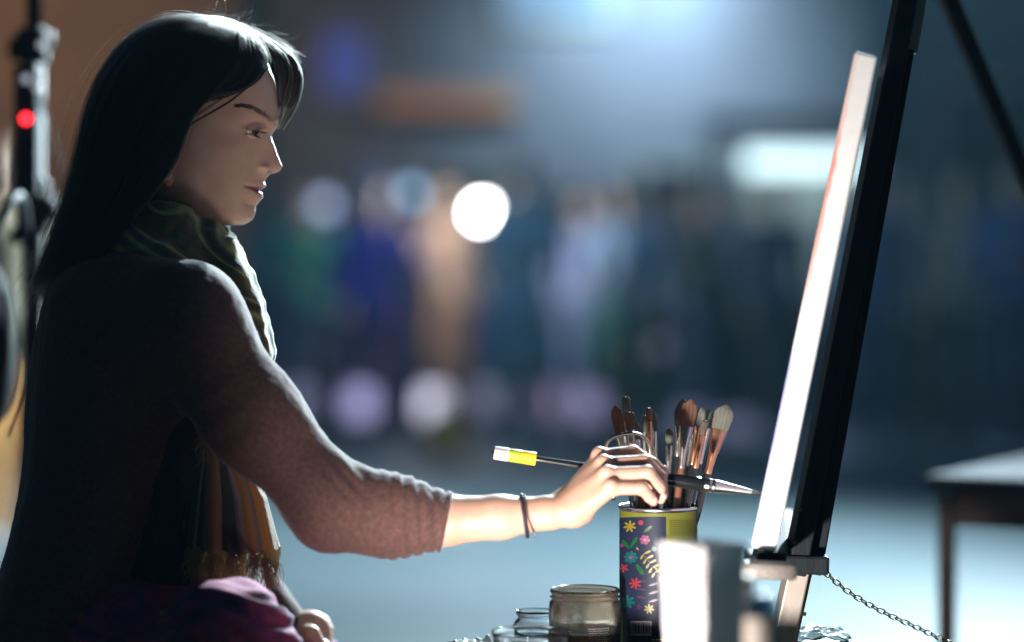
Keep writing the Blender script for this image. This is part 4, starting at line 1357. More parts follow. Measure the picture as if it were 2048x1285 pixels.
# ------------------------------------------------------------------ clothes
def knit(name, c1, c2, sc, sheen, bump):
    m = mat(name, c1, 0.9, vcol=c2, vscale=240, sheen=sheen, detail=5)
    nt = m.node_tree
    bs_ = nt.nodes['Principled BSDF']
    tc = nt.nodes.new('ShaderNodeTexCoord')
    vo_ = nt.nodes.new('ShaderNodeTexVoronoi'); vo_.inputs['Scale'].default_value = sc
    mp = nt.nodes.new('ShaderNodeMapping'); mp.inputs['Scale'].default_value = (1, 1, 0.7)
    nt.links.new(tc.outputs['Object'], mp.inputs['Vector']); nt.links.new(mp.outputs['Vector'], vo_.inputs['Vector'])
    n3 = nt.nodes.new('ShaderNodeTexNoise'); n3.inputs['Scale'].default_value = 45; n3.inputs['Detail'].default_value = 6
    nt.links.new(tc.outputs['Object'], n3.inputs['Vector'])
    ad = nt.nodes.new('ShaderNodeMath'); ad.operation = 'ADD'
    nt.links.new(vo_.outputs['Distance'], ad.inputs[0]); nt.links.new(n3.outputs['Fac'], ad.inputs[1])
    bpn = nt.nodes.new('ShaderNodeBump'); bpn.inputs['Strength'].default_value = bump; bpn.inputs['Distance'].default_value = 0.0016
    nt.links.new(ad.outputs[0], bpn.inputs['Height'])
    nt.links.new(bpn.outputs['Normal'], bs_.inputs['Normal'])
    return m


M_card = knit('brown_knit', (0.070, 0.032, 0.030), (0.112, 0.054, 0.048), 420, 0.30, 0.22)


def loft_px(rows, D, half_scale=1.0, n=90, na=96, p=2.3):
    """rows: front px, back px, py, half width mm, centre offset mm"""
    rows = np.array(rows, float)
    R = cr(rows, np.linspace(0, len(rows) - 1, n))
    a = np.linspace(0, 2 * math.pi, na, endpoint=False)
    c = np.sign(np.cos(a)) * np.abs(np.cos(a)) ** (2 / p); s = np.sign(np.sin(a)) * np.abs(np.sin(a)) ** (2 / p)
    px = (R[:, 0:1] + R[:, 1:2]) / 2 + (R[:, 0:1] - R[:, 1:2]) / 2 * c
    y = R[:, 4:5] / 1000 + R[:, 3:4] / 1000 * s
    DD = D + y
    v = np.stack([(px - 1024) * D / FPX, DD, np.broadcast_to(CH - (R[:, 2:3] - HZ) * D / FPX, px.shape)], -1).reshape(-1, 3)
    f = grid_faces(n, na, wrap=True)
    fl = [tuple(x) for x in f] + [tuple(range(na))[::-1], tuple((n - 1) * na + k for k in range(na))]
    return v, fl


def level_set(v, fl, vox):
    """closed mesh -> distance grid"""
    tr = []
    for f in fl:
        for k in range(1, len(f) - 1):
            tr.append((f[0], f[k], f[k + 1]))
    m2 = mesh_np('tmp', v, fl)
    bb = bmesh.new(); bb.from_mesh(m2); bmesh.ops.recalc_face_normals(bb, faces=bb.faces)
    bmesh.ops.triangulate(bb, faces=bb.faces); bb.to_mesh(m2); bb.free()
    pts = np.array([x.co for x in m2.vertices]); tri = np.array([x.vertices for x in m2.polygons], dtype=np.uint32)
    bpy.data.meshes.remove(m2)
    return openvdb.FloatGrid.createLevelSetFromPolygons(pts.astype(np.float32), triangles=tri, transform=openvdb.createLinearTransform(voxelSize=vox), halfWidth=8.0)


def smooth_union(meshes, prims, vox, k, smooth=3):
    """closed lofts + round cones -> one skin"""
    gs = [level_set(v, f, vox) for v, f in meshes]
    bbs = [g.evalActiveVoxelBoundingBox() for g in gs]
    lo = np.min([b[0] for b in bbs], axis=0); hi = np.max([b[1] for b in bbs], axis=0)
    if prims:
        G2, l2 = sdf_grid(prims, vox, k)
        i2 = np.round(l2 / vox).astype(int)
        lo = np.minimum(lo, i2); hi = np.maximum(hi, i2 + np.array(G2.shape) - 1)
    lo = lo - 2; hi = hi + 2
    n = hi - lo + 1
    A = None
    for g in gs:
        arr = np.zeros(n, dtype=np.float32)
        g.copyToArray(arr, ijk=tuple(int(x) for x in lo))
        if A is None: A = arr
        else:
            h = np.maximum(k - np.abs(A - arr), 0) / k
            A = np.minimum(A, arr) - h * h * k * 0.25
    if prims:
        # shift the round-cone grid by the rounding error
        arr = np.full(n, 8 * vox, dtype=np.float32)
        o = i2 - lo
        arr[o[0]:o[0] + G2.shape[0], o[1]:o[1] + G2.shape[1], o[2]:o[2] + G2.shape[2]] = np.minimum(G2, 8 * vox)
        A = np.clip(A, -8 * vox, 8 * vox)
        h = np.maximum(k - np.abs(A - arr), 0) / k
        A = np.minimum(A, arr) - h * h * k * 0.25
    v, q = polygonise(A, lo * vox, vox)
    return laplace(v, q, smooth), q


CARD = [(345, 205, 505, 60, 0), (392, 150, 545, 110, 0), (425, 120, 585, 155, 0), (452, 105, 630, 172, 0), (470, 84, 700, 176, 0), (448, 72, 780, 172, 0), (420, 67, 870, 170, 0), (392, 58, 960, 168, 0), (362, 42, 1050, 176, 0),
        (325, 14, 1150, 190, 0), (285, -22, 1250, 205, 0), (255, -45, 1330, 215, 0)]
cv, cf = loft_px(CARD, HD)
sl = [('s', at_(250, 640, 0.10), SHO, 0.075, 0.0615), ('s', SHO, at_(506, 838, 0.0), 0.0595, 0.0460), ('s', at_(506, 838, 0.0), EL, 0.0460, 0.0395), ('s', EL, at_(780, 1031, -0.01), 0.040, 0.0355), ('s', at_(780, 1031, -0.01), at_(884, 1042, 0), 0.0355, 58 * u5),
      ('s', al(300, 640, -0.08), al(345, 650, 0.045), 0.075, 0.062), ('s', al(345, 650, .045), al(395, 1010, .08), 0.060, 0.048), ('s', al(395, 1010, .08), al(560, 1268, 0), 0.046, 0.033)]
v, q = smooth_union([(cv, cf)], sl, 0.0042, 0.035, 3)
# cut the sleeve clean at the cuff; gather and wrinkle the cloth
n = vnormals(v, q)
px = v[:, 0] / v[:, 1] * FPX + 1024; py = HZ - (v[:, 2] - CH) / v[:, 1] * FPX
right_fore = (v[:, 1] < 2.60) & (px > 700)
gath = np.clip((px - 745) / 40, 0, 1) * right_fore
slant = px - 0.16 * (py - 1040)
v = v + n * (gath * (0.0012 * np.sin(slant * 0.24 + 1.6 * np.sin(py * 0.03) + 1.2 * snoise(v, 9, 36, 1)) + 0.0006 * np.sin(slant * 0.47 + 1.7 + py * 0.03 + 2 * snoise(v, 14, 37, 1))))[:, None]
el_w = np.exp(-((px - 690) / 42) ** 2 - ((py - 955) / 55) ** 2) * (v[:, 1] < 2.62)
v = v + n * (el_w * 0.0016 * np.sin((px * 0.75 - py * 0.65) * 0.24))[:, None]
arm_w = np.clip((px - 380) / 100, 0, 1) * (v[:, 1] < 2.62)
v = v + n * (arm_w * 0.0016 * snoise(v, 11, 31, 3) + (1 - arm_w) * 0.0030 * snoise(v, 6, 32, 3, (1.6, 1.6, 0.6)))[:, None]
v = v + n * (0.0004 * snoise(v, 90, 33, 2))[:, None]
# folds pulling from the armpit
ap = np.exp(-((px - 410) / 90) ** 2 - ((py - 840) / 110) ** 2) * (v[:, 1] < 2.66)
v = v + n * (ap * 0.0014 * np.sin((px * 0.5 + py * 0.8) * 0.11))[:, None]
lim = 892 - (py - 1040) * 0.20
xl = (lim - 1024) * v[:, 1] / FPX
sel = (px > lim) & (v[:, 1] < 2.62) & (py < 1130)
v[sel, 0] = xl[sel]
card = child('cardigan', mesh_np('cardigan', v, q), M_card)
# loose fibres of the knit
fz = []
_r = np.random.default_rng(77)
nn_ = vnormals(v, q)
pick = _r.choice(np.where((px > 120) & (v[:, 1] < 2.75) & (v[:, 2] > 0.66))[0], 15000)
for i in pick:
    L_ = _r.uniform(0.0012, 0.0032)
    d_ = nn_[i] + _r.normal(0, 0.55, 3); d_ /= np.linalg.norm(d_)
    e_ = d_ + _r.normal(0, 0.7, 3); e_ /= np.linalg.norm(e_)
    p0 = v[i] + _r.normal(0, 0.0012, 3) * (1 - np.abs(nn_[i])) - nn_[i] * 0.0004
    fz.append(np.array([p0, p0 + d_ * L_ * 0.5, p0 + d_ * L_ * 0.5 + e_ * L_ * 0.5]))
M_fuzz = bpy.data.materials.new('knit_fibre'); M_fuzz.use_nodes = True
_nt2 = M_fuzz.node_tree; _nt2.nodes.remove(_nt2.nodes['Principled BSDF'])
_hb = _nt2.nodes.new('ShaderNodeBsdfHairPrincipled'); _hb.parametrization = 'COLOR'; _hb.inputs['Color'].default_value = (0.15, 0.070, 0.060, 1)
_hb.inputs['Roughness'].default_value = 0.45
_nt2.links.new(_hb.outputs[0], _nt2.nodes['Material Output'].inputs['Surface'])
hair_obj('fibres', fz, 0.000045, M_fuzz, card)
# cuff: a rolled edge
cu_pts = []
for k in range(28):
    a = 2 * math.pi * k / 28
    cu_pts.append(np.array(at_(889 + 11 * math.sin(a), 1042, 0)) + np.array([0, math.cos(a), math.sin(a)]) * (55.5 * u5 + 0.0010 * math.sin(3 * a)))
cm = MB().tube([Vector(p) for p in cu_pts], 0.0034, 8, closed=True)
child('cuff', cm.mesh('cuff'), M_card, card)

# dark top under it
M_top = knit('black_jersey', (0.012, 0.014, 0.017), (0.02, 0.02, 0.024), 400, 0.2, 0.3)
TOP = [(400, 250, 520, 70, 0), (440, 200, 600, 120, 0), (470, 160, 700, 140, 0), (480, 140, 850, 138, 0), (492, 130, 980, 132, 0), (508, 120, 1090, 136, 0), (526, 110, 1160, 140, 0), (528, 100, 1230, 144, 0), (520, 100, 1300, 144, 0)]
tv, tf = loft_px(TOP, HD)
v, q = smooth_union([(tv, tf)], None, 0.005, 0.02, 2)
n = vnormals(v, q)
v = v + n * (0.003 * snoise(v, 7, 41, 3, (1.4, 1.4, 0.5)))[:, None]
child('top', mesh_np('top', v, q), M_top)

# patterned pink trousers, bunched over the raised right knee
M_pink = bpy.data.materials.new('pink_print')
M_pink.use_nodes = True
nt = M_pink.node_tree
b = nt.nodes['Principled BSDF']; b.inputs['Roughness'].default_value = 0.85; b.inputs['Sheen Weight'].default_value = 0.04
tc = nt.nodes.new('ShaderNodeTexCoord')
vo_ = nt.nodes.new('ShaderNodeTexNoise'); vo_.inputs['Scale'].default_value = 17; vo_.inputs['Detail'].default_value = 1.5; vo_.inputs['Distortion'].default_value = 1.2
nt.links.new(tc.outputs['Object'], vo_.inputs['Vector'])
rp = nt.nodes.new('ShaderNodeValToRGB')
cr_ = rp.color_ramp
cr_.elements[0].position = 0.30; cr_.elements[0].color = (0.03, 0.014, 0.06, 1)
cr_.elements[1].position = 0.82; cr_.elements[1].color = (0.40, 0.10, 0.04, 1)
for pos, colr in ((0.42, (0.14, 0.015, 0.085, 1)), (0.52, (0.30, 0.03, 0.095, 1)), (0.62, (0.14, 0.02, 0.11, 1)), (0.71, (0.28, 0.035, 0.06, 1))):
    e = cr_.elements.new(pos); e.color = colr
nt.links.new(vo_.outputs['Fac'], rp.inputs['Fac']); nt.links.new(rp.outputs['Color'], b.inputs['Base Color'])
n4 = nt.nodes.new('ShaderNodeTexNoise'); n4.inputs['Scale'].default_value = 260
bpn = nt.nodes.new('ShaderNodeBump'); bpn.inputs['Strength'].default_value = 0.3; bpn.inputs['Distance'].default_value = 0.001
nt.links.new(tc.outputs['Object'], n4.inputs['Vector']); nt.links.new(n4.outputs['Fac'], bpn.inputs['Height']); nt.links.new(bpn.outputs['Normal'], b.inputs['Normal'])
pr = [('s', (HIPR[0], HIPR[1] + 0.05, HIPR[2]), at_(440, 1322, 0, 2.45), 0.085, 0.062), ('e', at_(455, 1288, 0, 2.45), (0.045, 0.06, 0.042)), ('s', KNR, (KNR[0] - 0.03, KNR[1] + 0.08, 0.16), 0.068, 0.07),
      ('s', HIPL, KNL, 0.10, 0.068), ('s', KNL, (KNL[0] - 0.03, KNL[1], 0.16), 0.066, 0.07), ('s', HIPR, HIPL, 0.12, 0.12)]
v, q = sdf_mesh(pr, 0.0045, 0.03, 2)
n = vnormals(v, q)
py = HZ - (v[:, 2] - CH) / v[:, 1] * FPX; px = v[:, 0] / v[:, 1] * FPX + 1024
w = np.exp(-((py - 1240) / 170) ** 2)
v = v + n * (w * (0.0030 * np.sin(py * 0.135 + 1.2 * np.sin(px * 0.018) - px * 0.028 + 1.8 * snoise(v, 7, 52, 1)) + 0.0012 * np.sin(py * 0.27 - px * 0.05 + 1.0 + 2 * snoise(v, 9, 53, 1))) + 0.003 * snoise(v, 8, 51, 3))[:, None]
child('trousers', mesh_np('trousers', v, q), M_pink)
M_boot = mat('black_leather', (0.015, 0.013, 0.012), 0.4)
for K, dy in ((KNR, 0.07), (KNL, 0.0)):
    a = (K[0] - 0.02, K[1] + dy, 0.14)
    v, q = sdf_mesh([('s', a, (a[0], a[1], 0.07), 0.05, 0.046), ('s', (a[0] - 0.02, a[1], 0.045), (a[0] + 0.15, a[1], 0.04), 0.042, 0.036)], 0.006, 0.02, 2)
    child('boot', mesh_np('boot', v, q), M_boot)

# ------------------------------------------------------------------ scarf
def stripe_mat(name, cols, scale, axis):
    m = bpy.data.materials.new(name); m.use_nodes = True
    nt = m.node_tree; b = nt.nodes['Principled BSDF']; b.inputs['Roughness'].default_value = 0.9; b.inputs['Sheen Weight'].default_value = 0.45
    at = nt.nodes.new('ShaderNodeAttribute'); at.attribute_name = 'across'
    rp = nt.nodes.new('ShaderNodeValToRGB'); rp.color_ramp.interpolation = 'EASE'
    el = rp.color_ramp.elements
    el[0].position = cols[0][0]; el[0].color = (*cols[0][1], 1)
    el[1].position = cols[-1][0]; el[1].color = (*cols[-1][1], 1)
    for pz, c in cols[1:-1]:
        e = el.new(pz); e.color = (*c, 1)
    nt.links.new(at.outputs['Fac'], rp.inputs['Fac']); nt.links.new(rp.outputs['Color'], b.inputs['Base Color'])
    tc = nt.nodes.new('ShaderNodeTexCoord'); n4 = nt.nodes.new('ShaderNodeTexNoise'); n4.inputs['Scale'].default_value = 420
    bpn = nt.nodes.new('ShaderNodeBump'); bpn.inputs['Strength'].default_value = 0.5; bpn.inputs['Distance'].default_value = 0.001
    nt.links.new(tc.outputs['Object'], n4.inputs['Vector']); nt.links.new(n4.outputs['Fac'], bpn.inputs['Height']); nt.links.new(bpn.outputs['Normal'], b.inputs['Normal'])
    return m


OL, YG, DG, OR, CRM = (0.105, 0.10, 0.035), (0.46, 0.44, 0.18), (0.032, 0.056, 0.038), (0.28, 0.115, 0.022), (0.30, 0.25, 0.15)
M_scarf = stripe_mat('olive_striped_weave', [(0.0, OL), (0.15, YG), (0.30, OL), (0.45, DG), (0.60, OL), (0.72, YG), (0.8, OL), (0.90, (0.12, 0.08, 0.03)), (1.0, OL)], 1, 0)


def scarf_loop(cx, cy, a, bb_, tilt, rad, ph):
    pts = []
    for k in range(29):
        f = 2 * math.pi * k / 28 + ph
        pts.append(at_(cx + a * math.cos(f), cy + tilt * math.cos(f), bb_ * math.sin(f), HD))
    return [('s', pts[i], pts[i + 1], rad * (1 + 0.22 * math.sin(3.1 * i * 0.224 + ph)), rad * (1 + 0.22 * math.sin(3.1 * (i + 1) * 0.224 + ph))) for i in range(28)]


sp = scarf_loop(326, 446, 84, 0.062, 18, 0.0130, 0.3) + scarf_loop(322, 482, 97, 0.075, 32, 0.0160, 1.4) + scarf_loop(318, 518, 102, 0.092, 24, 0.017, 2.2)
dr = [(428, 466, -.012), (455, 508, -.03), (480, 560, -.045), (499, 612, -.05), (511, 660, -.05), (520, 708, -.05), (514, 790, -.05), (498, 880, -.06)]
for dyy, dpx in ((0.0, 0), (-0.028, -12), (0.028, -6)):
    for i in range(len(dr) - 1):
        a, b2 = dr[i], dr[i + 1]
        sp.append(('s', at_(a[0] + dpx, a[1], a[2] + dyy, HD), at_(b2[0] + dpx, b2[1], b2[2] + dyy, HD), 0.0140, 0.0140))
v, q = sdf_mesh(sp, 0.0028, 0.016, 2)
n = vnormals(v, q)
px = v[:, 0] / v[:, 1] * FPX + 1024; py = HZ - (v[:, 2] - CH) / v[:, 1] * FPX
drp = np.where(py > 500, 0.40, 1.0)
v = v + n * (drp * 0.0035 * snoise(v, 16, 61, 3, (1.2, 1.2, 1.0)) + drp * 0.0012 * np.sin((px * 0.45 + py * 0.9) * 0.16 + 3 * snoise(v, 5, 62, 1)))[:, None]
sm = mesh_np('scarf', v, q)
fac = 0.5 + 0.5 * np.sin((px * 0.5 - py * 0.6) * 0.045 + 2.2 * snoise(v, 5, 63, 2))
atf = sm.attributes.new('across', 'FLOAT', 'POINT'); atf.data.foreach_set('value', fac.astype(np.float32))
scarf = child('scarf', sm, M_scarf)

# hanging end with stripes and fringe
NLn, NCn = 60, 110
vt = np.linspace(0, 1, NLn); ut = np.linspace(0, 1, NCn)
lx = np.interp(vt, [0, 0.25, 0.55, 1], [402, 394, 376, 358]); rx = np.interp(vt, [0, 0.25, 0.55, 1], [452, 492, 530, 556])
by = 866 + 226 * vt
gx = lx[:, None] + (rx - lx)[:, None] * ut[None, :] + 4 * np.sin(ut * 9)[None, :] * vt[:, None]
gy = by[:, None] + 14 * vt[:, None] * np.sin(ut * 2.6 + 0.3)[None, :] + 10 * vt[:, None] * (ut[None, :] - 0.3) + (vt[:, None] ** 6) * (5 * np.sin(ut * 23.0 + 1) + 4 * np.sin(ut * 61.0))[None, :]
fold = (0.012 * np.sin(ut * 13.5 + 0.6) + 0.005 * np.sin(ut * 31 + 1.0))[None, :] * (0.45 + 0.75 * vt[:, None])
DD = 2.535 + fold + 0.03 * (1 - vt[:, None]) * 0
sv = np.stack([(gx - 1024) * DD / FPX, DD * np.ones_like(gx), CH - (gy - HZ) * DD / FPX], -1).reshape(-1, 3)
em = mesh_np('scarf_end', sv, grid_faces(NLn, NCn))
M_end = stripe_mat('striped_scarf_end_weave', [(0.0, DG), (0.12, DG), (0.14, CRM), (0.165, DG), (0.23, DG), (0.25, OR), (0.40, OR), (0.42, CRM), (0.44, DG), (0.66, DG), (0.68, (0.26, 0.14, 0.02)), (0.76, OR), (0.80, (0.05, 0.03, 0.015)), (0.84, OR), (0.95, OR), (0.97, CRM), (1.0, CRM)], 1, 0)
atf = em.attributes.new('across', 'FLOAT', 'POINT'); atf.data.foreach_set('value', np.tile(ut, NLn).astype(np.float32))
eo = child('scarf_end', em, M_end, scarf)
md = eo.modifiers.new('thick', 'SOLIDIFY'); md.thickness = 0.0018
fr = []
for i in range(620):
    c = int(r.integers(0, NCn)); k = (NLn - 1) * NCn + c
    p0 = sv[k]
    L = r.uniform(0.012, 0.042)
    s = np.linspace(0, 1, 9)
    dx = r.normal(0, 0.004) + 0.004 * math.sin(c * 0.5)
    fr.append(np.stack([p0[0] + dx * s + 0.0025 * np.sin(s * 7 + i), p0[1] + r.normal(0, 0.004) * s - 0.002, p0[2] - L * s], 1))
for i in range(60):                                   # a knot of frayed threads under the arm
    p0 = np.array(at_(418 + r.normal(0, 8), 868 + r.normal(0, 4), -0.035, HD - 0.12))
    s = np.linspace(0, 1, 10)
    fr.append(np.stack([p0[0] + r.normal(0, .006) * s + .003 * np.sin(s * 8 + i), p0[1] + r.normal(0, .004) * s, p0[2] - r.uniform(.01, .035) * s], 1))
M_fringe = mat('cream_thread', (0.30, 0.22, 0.10), 0.8)
fo_ = hair_obj('fringe', fr, 0.00045, M_fringe, scarf)


# hair tie round the wrist
wb = []
for k in range(30):
    a = 2 * math.pi * k / 30
    wb.append(Vector(at_(1047 - 6 * math.sin(a) + 2, 1032, 0)) + Vector((0, math.cos(a), math.sin(a))) * (41.5 * u5))
mb_ = MB().tube(wb, 0.0021, 8, closed=True)
child('hair_tie', mb_.mesh('hair_tie'), mat('dark_elastic', (0.02, 0.012, 0.03), 0.7))
mb_ = MB().tube([p + Vector((0.0035 + 0.004 * max(0, -math.sin(2 * math.pi * i / 30)), 0, 0)) for i, p in enumerate(wb)], 0.0008, 6, closed=True)
child('bracelet', mb_.mesh('bracelet'), mat('brown_cord', (0.16, 0.08, 0.06), 0.7))

# stool under her
t = thing('stool', 'dark wooden stool the painter sits on', 'stool', (HIPR[0] - 0.02, HD, 0))
sz = HIPR[2] - 0.115
MB().lathe([(0, sz - 0.03), (0.17, sz - 0.03), (0.175, sz - 0.015), (0.17, sz), (0, sz)], (0, 0, 0), 36).build('seat', M_dkwood, t)
for k in range(4):
    a = math.pi / 4 + k * math.pi / 2
    MB().tube([(0.12 * math.cos(a), 0.12 * math.sin(a), sz - 0.03), (0.19 * math.cos(a), 0.19 * math.sin(a), 0.0)], [0.017, 0.013], 10).build('leg', M_dkwood, t)

# finger nails
M_nail = mat('nail', (0.62, 0.40, 0.34), 0.22)
for (px, py, dy, ax) in ((1327, 994, -.001, (0.35, -0.85, -0.1)), (1308, 1001, -.014, (0.3, -0.9, 0.0)), (1333, 938, .026, (0.7, -0.5, 0.5))):
    nb = MB()
    c0_ = Vector(at_(px, py, dy))
    axv = Vector(ax).normalized()
    nb.lathe([(0.0040, -0.0012), (0.0042, -0.0003), (0.0034, 0.0004), (0, 0.0008)], (0, 0, 0), 16)
    Rn = Vector((0, 0, 1)).rotation_difference(axv).to_matrix()
    for vtx in nb.bm.verts:
        vtx.co = c0_ + Rn @ vtx.co
    child('fingernail', nb.mesh('fingernail'), M_nail)
# ================================================================== easel, canvas, table and tools
M_easel = mat('black_lacquered_wood', (0.008, 0.012, 0.016), 0.6, spec=0.2, var=0.3, vscale=30, stretch=(6, 6, 0.5), bump=0.2, bscale=120)
M_easellow = mat('easel_grey_beige', (0.40, 0.36, 0.32), 0.42, metal=0.35, bump=0.1, bscale=200, stretch=(8, 8, 0.4))
M_brass = mat('brass', (0.75, 0.48, 0.16), 0.25, metal=1.0)
M_chain = mat('dull_brass_chain', (0.13, 0.105, 0.06), 0.42, metal=1.0)
eb_ = P(1555, 1500, 2.62)
easel = thing('easel', 'black easel with tall leaning mast holding the bright edged canvas', 'easel', (eb_.x, eb_.y, 0))


def E_(px, py, D):
    return P(px, py, D) - Vector(easel.location)


up_m = MB()
up_m.beam(E_(1588, 1146, 2.60), E_(1822, -60, 2.60), 0.0205, 0.05, bevel=0.002)
up_m.build('mast', M_easel, easel)
up_r = MB().beam(E_(1623, 1146, 2.615), E_(1808, 100, 2.615), 0.0180, 0.036, bevel=0.002)
up_r.build('sliding_rail', M_easel, easel)
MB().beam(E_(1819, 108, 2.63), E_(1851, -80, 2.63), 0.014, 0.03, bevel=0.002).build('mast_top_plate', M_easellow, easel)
for (px, py) in ((1590, 1088), (1600, 1020)):
    MB().lathe([(0, 0.0014), (0.0026, 0.001), (0.003, 0)], E_(px, py, 2.573), 12, axis=(0, -1, 0)).build('screw', M_chain, easel)
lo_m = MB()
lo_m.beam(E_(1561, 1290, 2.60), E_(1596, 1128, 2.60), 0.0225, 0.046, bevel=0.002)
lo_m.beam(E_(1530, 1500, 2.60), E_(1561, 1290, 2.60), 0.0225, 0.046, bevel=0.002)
lo_m.build('lower_mast', M_easellow, easel)  # lower part of the mast in a paler colour than the upper
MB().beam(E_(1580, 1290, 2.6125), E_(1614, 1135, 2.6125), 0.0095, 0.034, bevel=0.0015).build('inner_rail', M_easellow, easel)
# third leg behind
MB().beam(E_(1872, -60, 2.95), E_(2090, 450, 3.19), 0.019, 0.03, bevel=0.002).build('rear_leg', M_easel, easel)
MB().beam(E_(2090, 450, 3.19), E_(2090, 450, 3.19) + Vector((0.45, 0.35, -1.05)), 0.019, 0.03, bevel=0.002).build('rear_leg_lower', M_easel, easel)
MB().beam(E_(1838, -60, 2.63), E_(1885, -60, 2.98), 0.03, 0.03, up=(0, 0, 1)).build('top_hinge', M_easel, easel)
for s, pxt, D1 in ((-1, 1452, 2.20), (1, 1560, 3.0)):
    MB().beam(E_(1556, 1300, 2.60) + Vector((0, 0.03 * s, 0)), Vector((0.02, 0.32 * s, 0.0)), 0.024, 0.03).build('front_leg', M_easel, easel)
# ledge that carries the canvas
led = MB()
led.box(E_(1572, 1124, 2.60), (0.086, 0.06, 0.020), Matrix.Rotation(0.03, 3, 'Y'), 0.003)
led.box(E_(1527, 1120, 2.455) + Vector((0.129 * 0.235 + 0.008, 0.235, 0)), (0.030, 0.47, 0.013), Matrix.Rotation(-0.129, 3, 'Z'), 0.003)
led.build('canvas_ledge', M_easel, easel)
lip = MB().box(E_(1536, 1141, 2.425), (0.058, 0.03, 0.017), Matrix.Rotation(0.05, 3, 'Y'), 0.006)
lip.build('ledge_end', mat('lit_ledge_beige', (0.24, 0.22, 0.20), 0.5, var=0.12, vscale=30, stretch=(8, 1, 8)), easel)  # lamp-lit end of the dark ledge; the light is put into its colour
kb_ = MB()
kb_.lathe([(0, -0.006), (0.009, -0.006), (0.0095, 0.0), (0.009, 0.009), (0.006, 0.012), (0, 0.012)], E_(1630, 1126, 2.60), 20, axis=(1, 0, -0.15))
kb_.tube([E_(1600, 1124, 2.60), E_(1630, 1126, 2.60)], 0.0055, 12)
kb_.box(E_(1640, 1127, 2.60), (0.010, 0.014, 0.016), None, 0.001)
kb_.build('clamp_knob', M_blackmetal, easel)
wn = MB().lathe([(0, 0), (0.0035, 0.0), (0.0035, 0.004), (0.0022, 0.0055), (0.0022, 0.012), (0, 0.012)], E_(1590, 1224, 2.585), 14, axis=(1, 0, -0.22))
wn.box(E_(1602, 1227, 2.585), (0.011, 0.002, 0.0036), Matrix.Rotation(0.25, 3, 'Y'), 0.0006)
wn.box(E_(1593, 1221, 2.585), (0.003, 0.002, 0.010), Matrix.Rotation(0.25, 3, 'Y'), 0.0006)
wn.build('wing_nut', M_brass, easel)
# chain to the rear leg
lm = MB()
ring = []
for k in range(20):
    a = 2 * math.pi * k / 20
    ring.append(Vector((0.0040 * math.cos(a) + (0.0017 if math.cos(a) > 0 else -0.0017), 0.0027 * math.sin(a), 0)))
lm.tube(ring, 0.0008, 6, closed=True)
link_me = lm.mesh('chain_link')
link_me.materials.append(M_chain)
cp = spline([tuple(E_(1643, 1140, 2.60)), tuple(E_(1700, 1186, 2.62)), tuple(E_(1765, 1224, 2.64)), tuple(E_(1835, 1256, 2.66)), tuple(E_(1920, 1295, 2.69)), tuple(E_(2010, 1322, 2.72))], 400)
Lc = np.concatenate([[0], np.cumsum(np.linalg.norm(np.diff(cp, axis=0), axis=1))])
chain = bpy.data.objects.new('chain', None); COL.objects.link(chain); chain.parent = easel
pitch_l = 0.0086
for i in range(int(Lc[-1] / pitch_l)):
    s0 = i * pitch_l
    p = Vector([np.interp(s0, Lc, cp[:, k]) for k in range(3)]); p2 = Vector([np.interp(s0 + 0.004, Lc, cp[:, k]) for k in range(3)])
    o = bpy.data.objects.new('chain_link', link_me)
    COL.objects.link(o)
    o.parent = chain
    o.location = p
    R = Vector((1, 0, 0)).rotation_difference((p2 - p).normalized()).to_matrix() @ Matrix.Rotation((math.pi / 2 if i % 2 else 0) + 0.5, 3, 'X')
    o.rotation_euler = R.to_euler()

# ------------------------------------------------------------------ canvas
SLOPE = 0.129
D0c = 2.45
bl, br, tl2, tr2 = P(1503, 1096, D0c), P(1552, 1104, D0c), P(1711, 102, D0c), P(1755, 114, D0c)
dep = Vector((SLOPE, 1, 0)) * 0.46
cvs = thing('canvas', 'thick white edged canvas leaning on the easel, painted red above, blue lens fringe put in below', 'canvas', bl)


def cbox(a, b, c, d, e):
    """prism from four edge corners swept by e"""
    q_ = [Vector(x) - Vector(cvs.location) for x in (a, b, c, d)]
    q2 = [x + e for x in q_]
    bm2 = MB()
    vs = [bm2.bm.verts.new(x) for x in q_ + q2]
    for f in ((0, 1, 2, 3), (7, 6, 5, 4), (0, 4, 5, 1), (1, 5, 6, 2), (2, 6, 7, 3), (3, 7, 4, 0)):
        bm2.bm.faces.new([vs[i] for i in f])
    es = list(bm2.bm.edges)
    bmesh.ops.bevel(bm2.bm, geom=es, offset=0.0028, segments=3, affect='EDGES', profile=0.5)
    for f in bm2.bm.faces: f.smooth = False
    return bm2


M_canvas = mat('primed_canvas', (0.76, 0.77, 0.78), 0.75, var=0.03, vscale=60, bump=0.3, bscale=900)
cbox(bl, br, tr2, tl2, dep).build('stretched_cloth', M_canvas, cvs)
# painted face: a sheet a little proud of the cloth, carried round the edge by a few millimetres of paint
M_paint = bpy.data.materials.new('acrylic_painting'); M_paint.use_nodes = True
nt = M_paint.node_tree; b = nt.nodes['Principled BSDF']; b.inputs['Roughness'].default_value = 0.45
tc = nt.nodes.new('ShaderNodeTexCoord'); sx = nt.nodes.new('ShaderNodeSeparateXYZ'); nt.links.new(tc.outputs['Object'], sx.inputs[0])
nn = nt.nodes.new('ShaderNodeTexNoise'); nn.inputs['Scale'].default_value = 9; nt.links.new(tc.outputs['Object'], nn.inputs['Vector'])
ma = nt.nodes.new('ShaderNodeMath'); ma.operation = 'MULTIPLY_ADD'; ma.inputs[1].default_value = 0.12
nt.links.new(nn.outputs['Fac'], ma.inputs[0]); nt.links.new(sx.outputs['Z'], ma.inputs[2])
rp = nt.nodes.new('ShaderNodeValToRGB'); rp.color_ramp.interpolation = 'LINEAR'
el = rp.color_ramp.elements
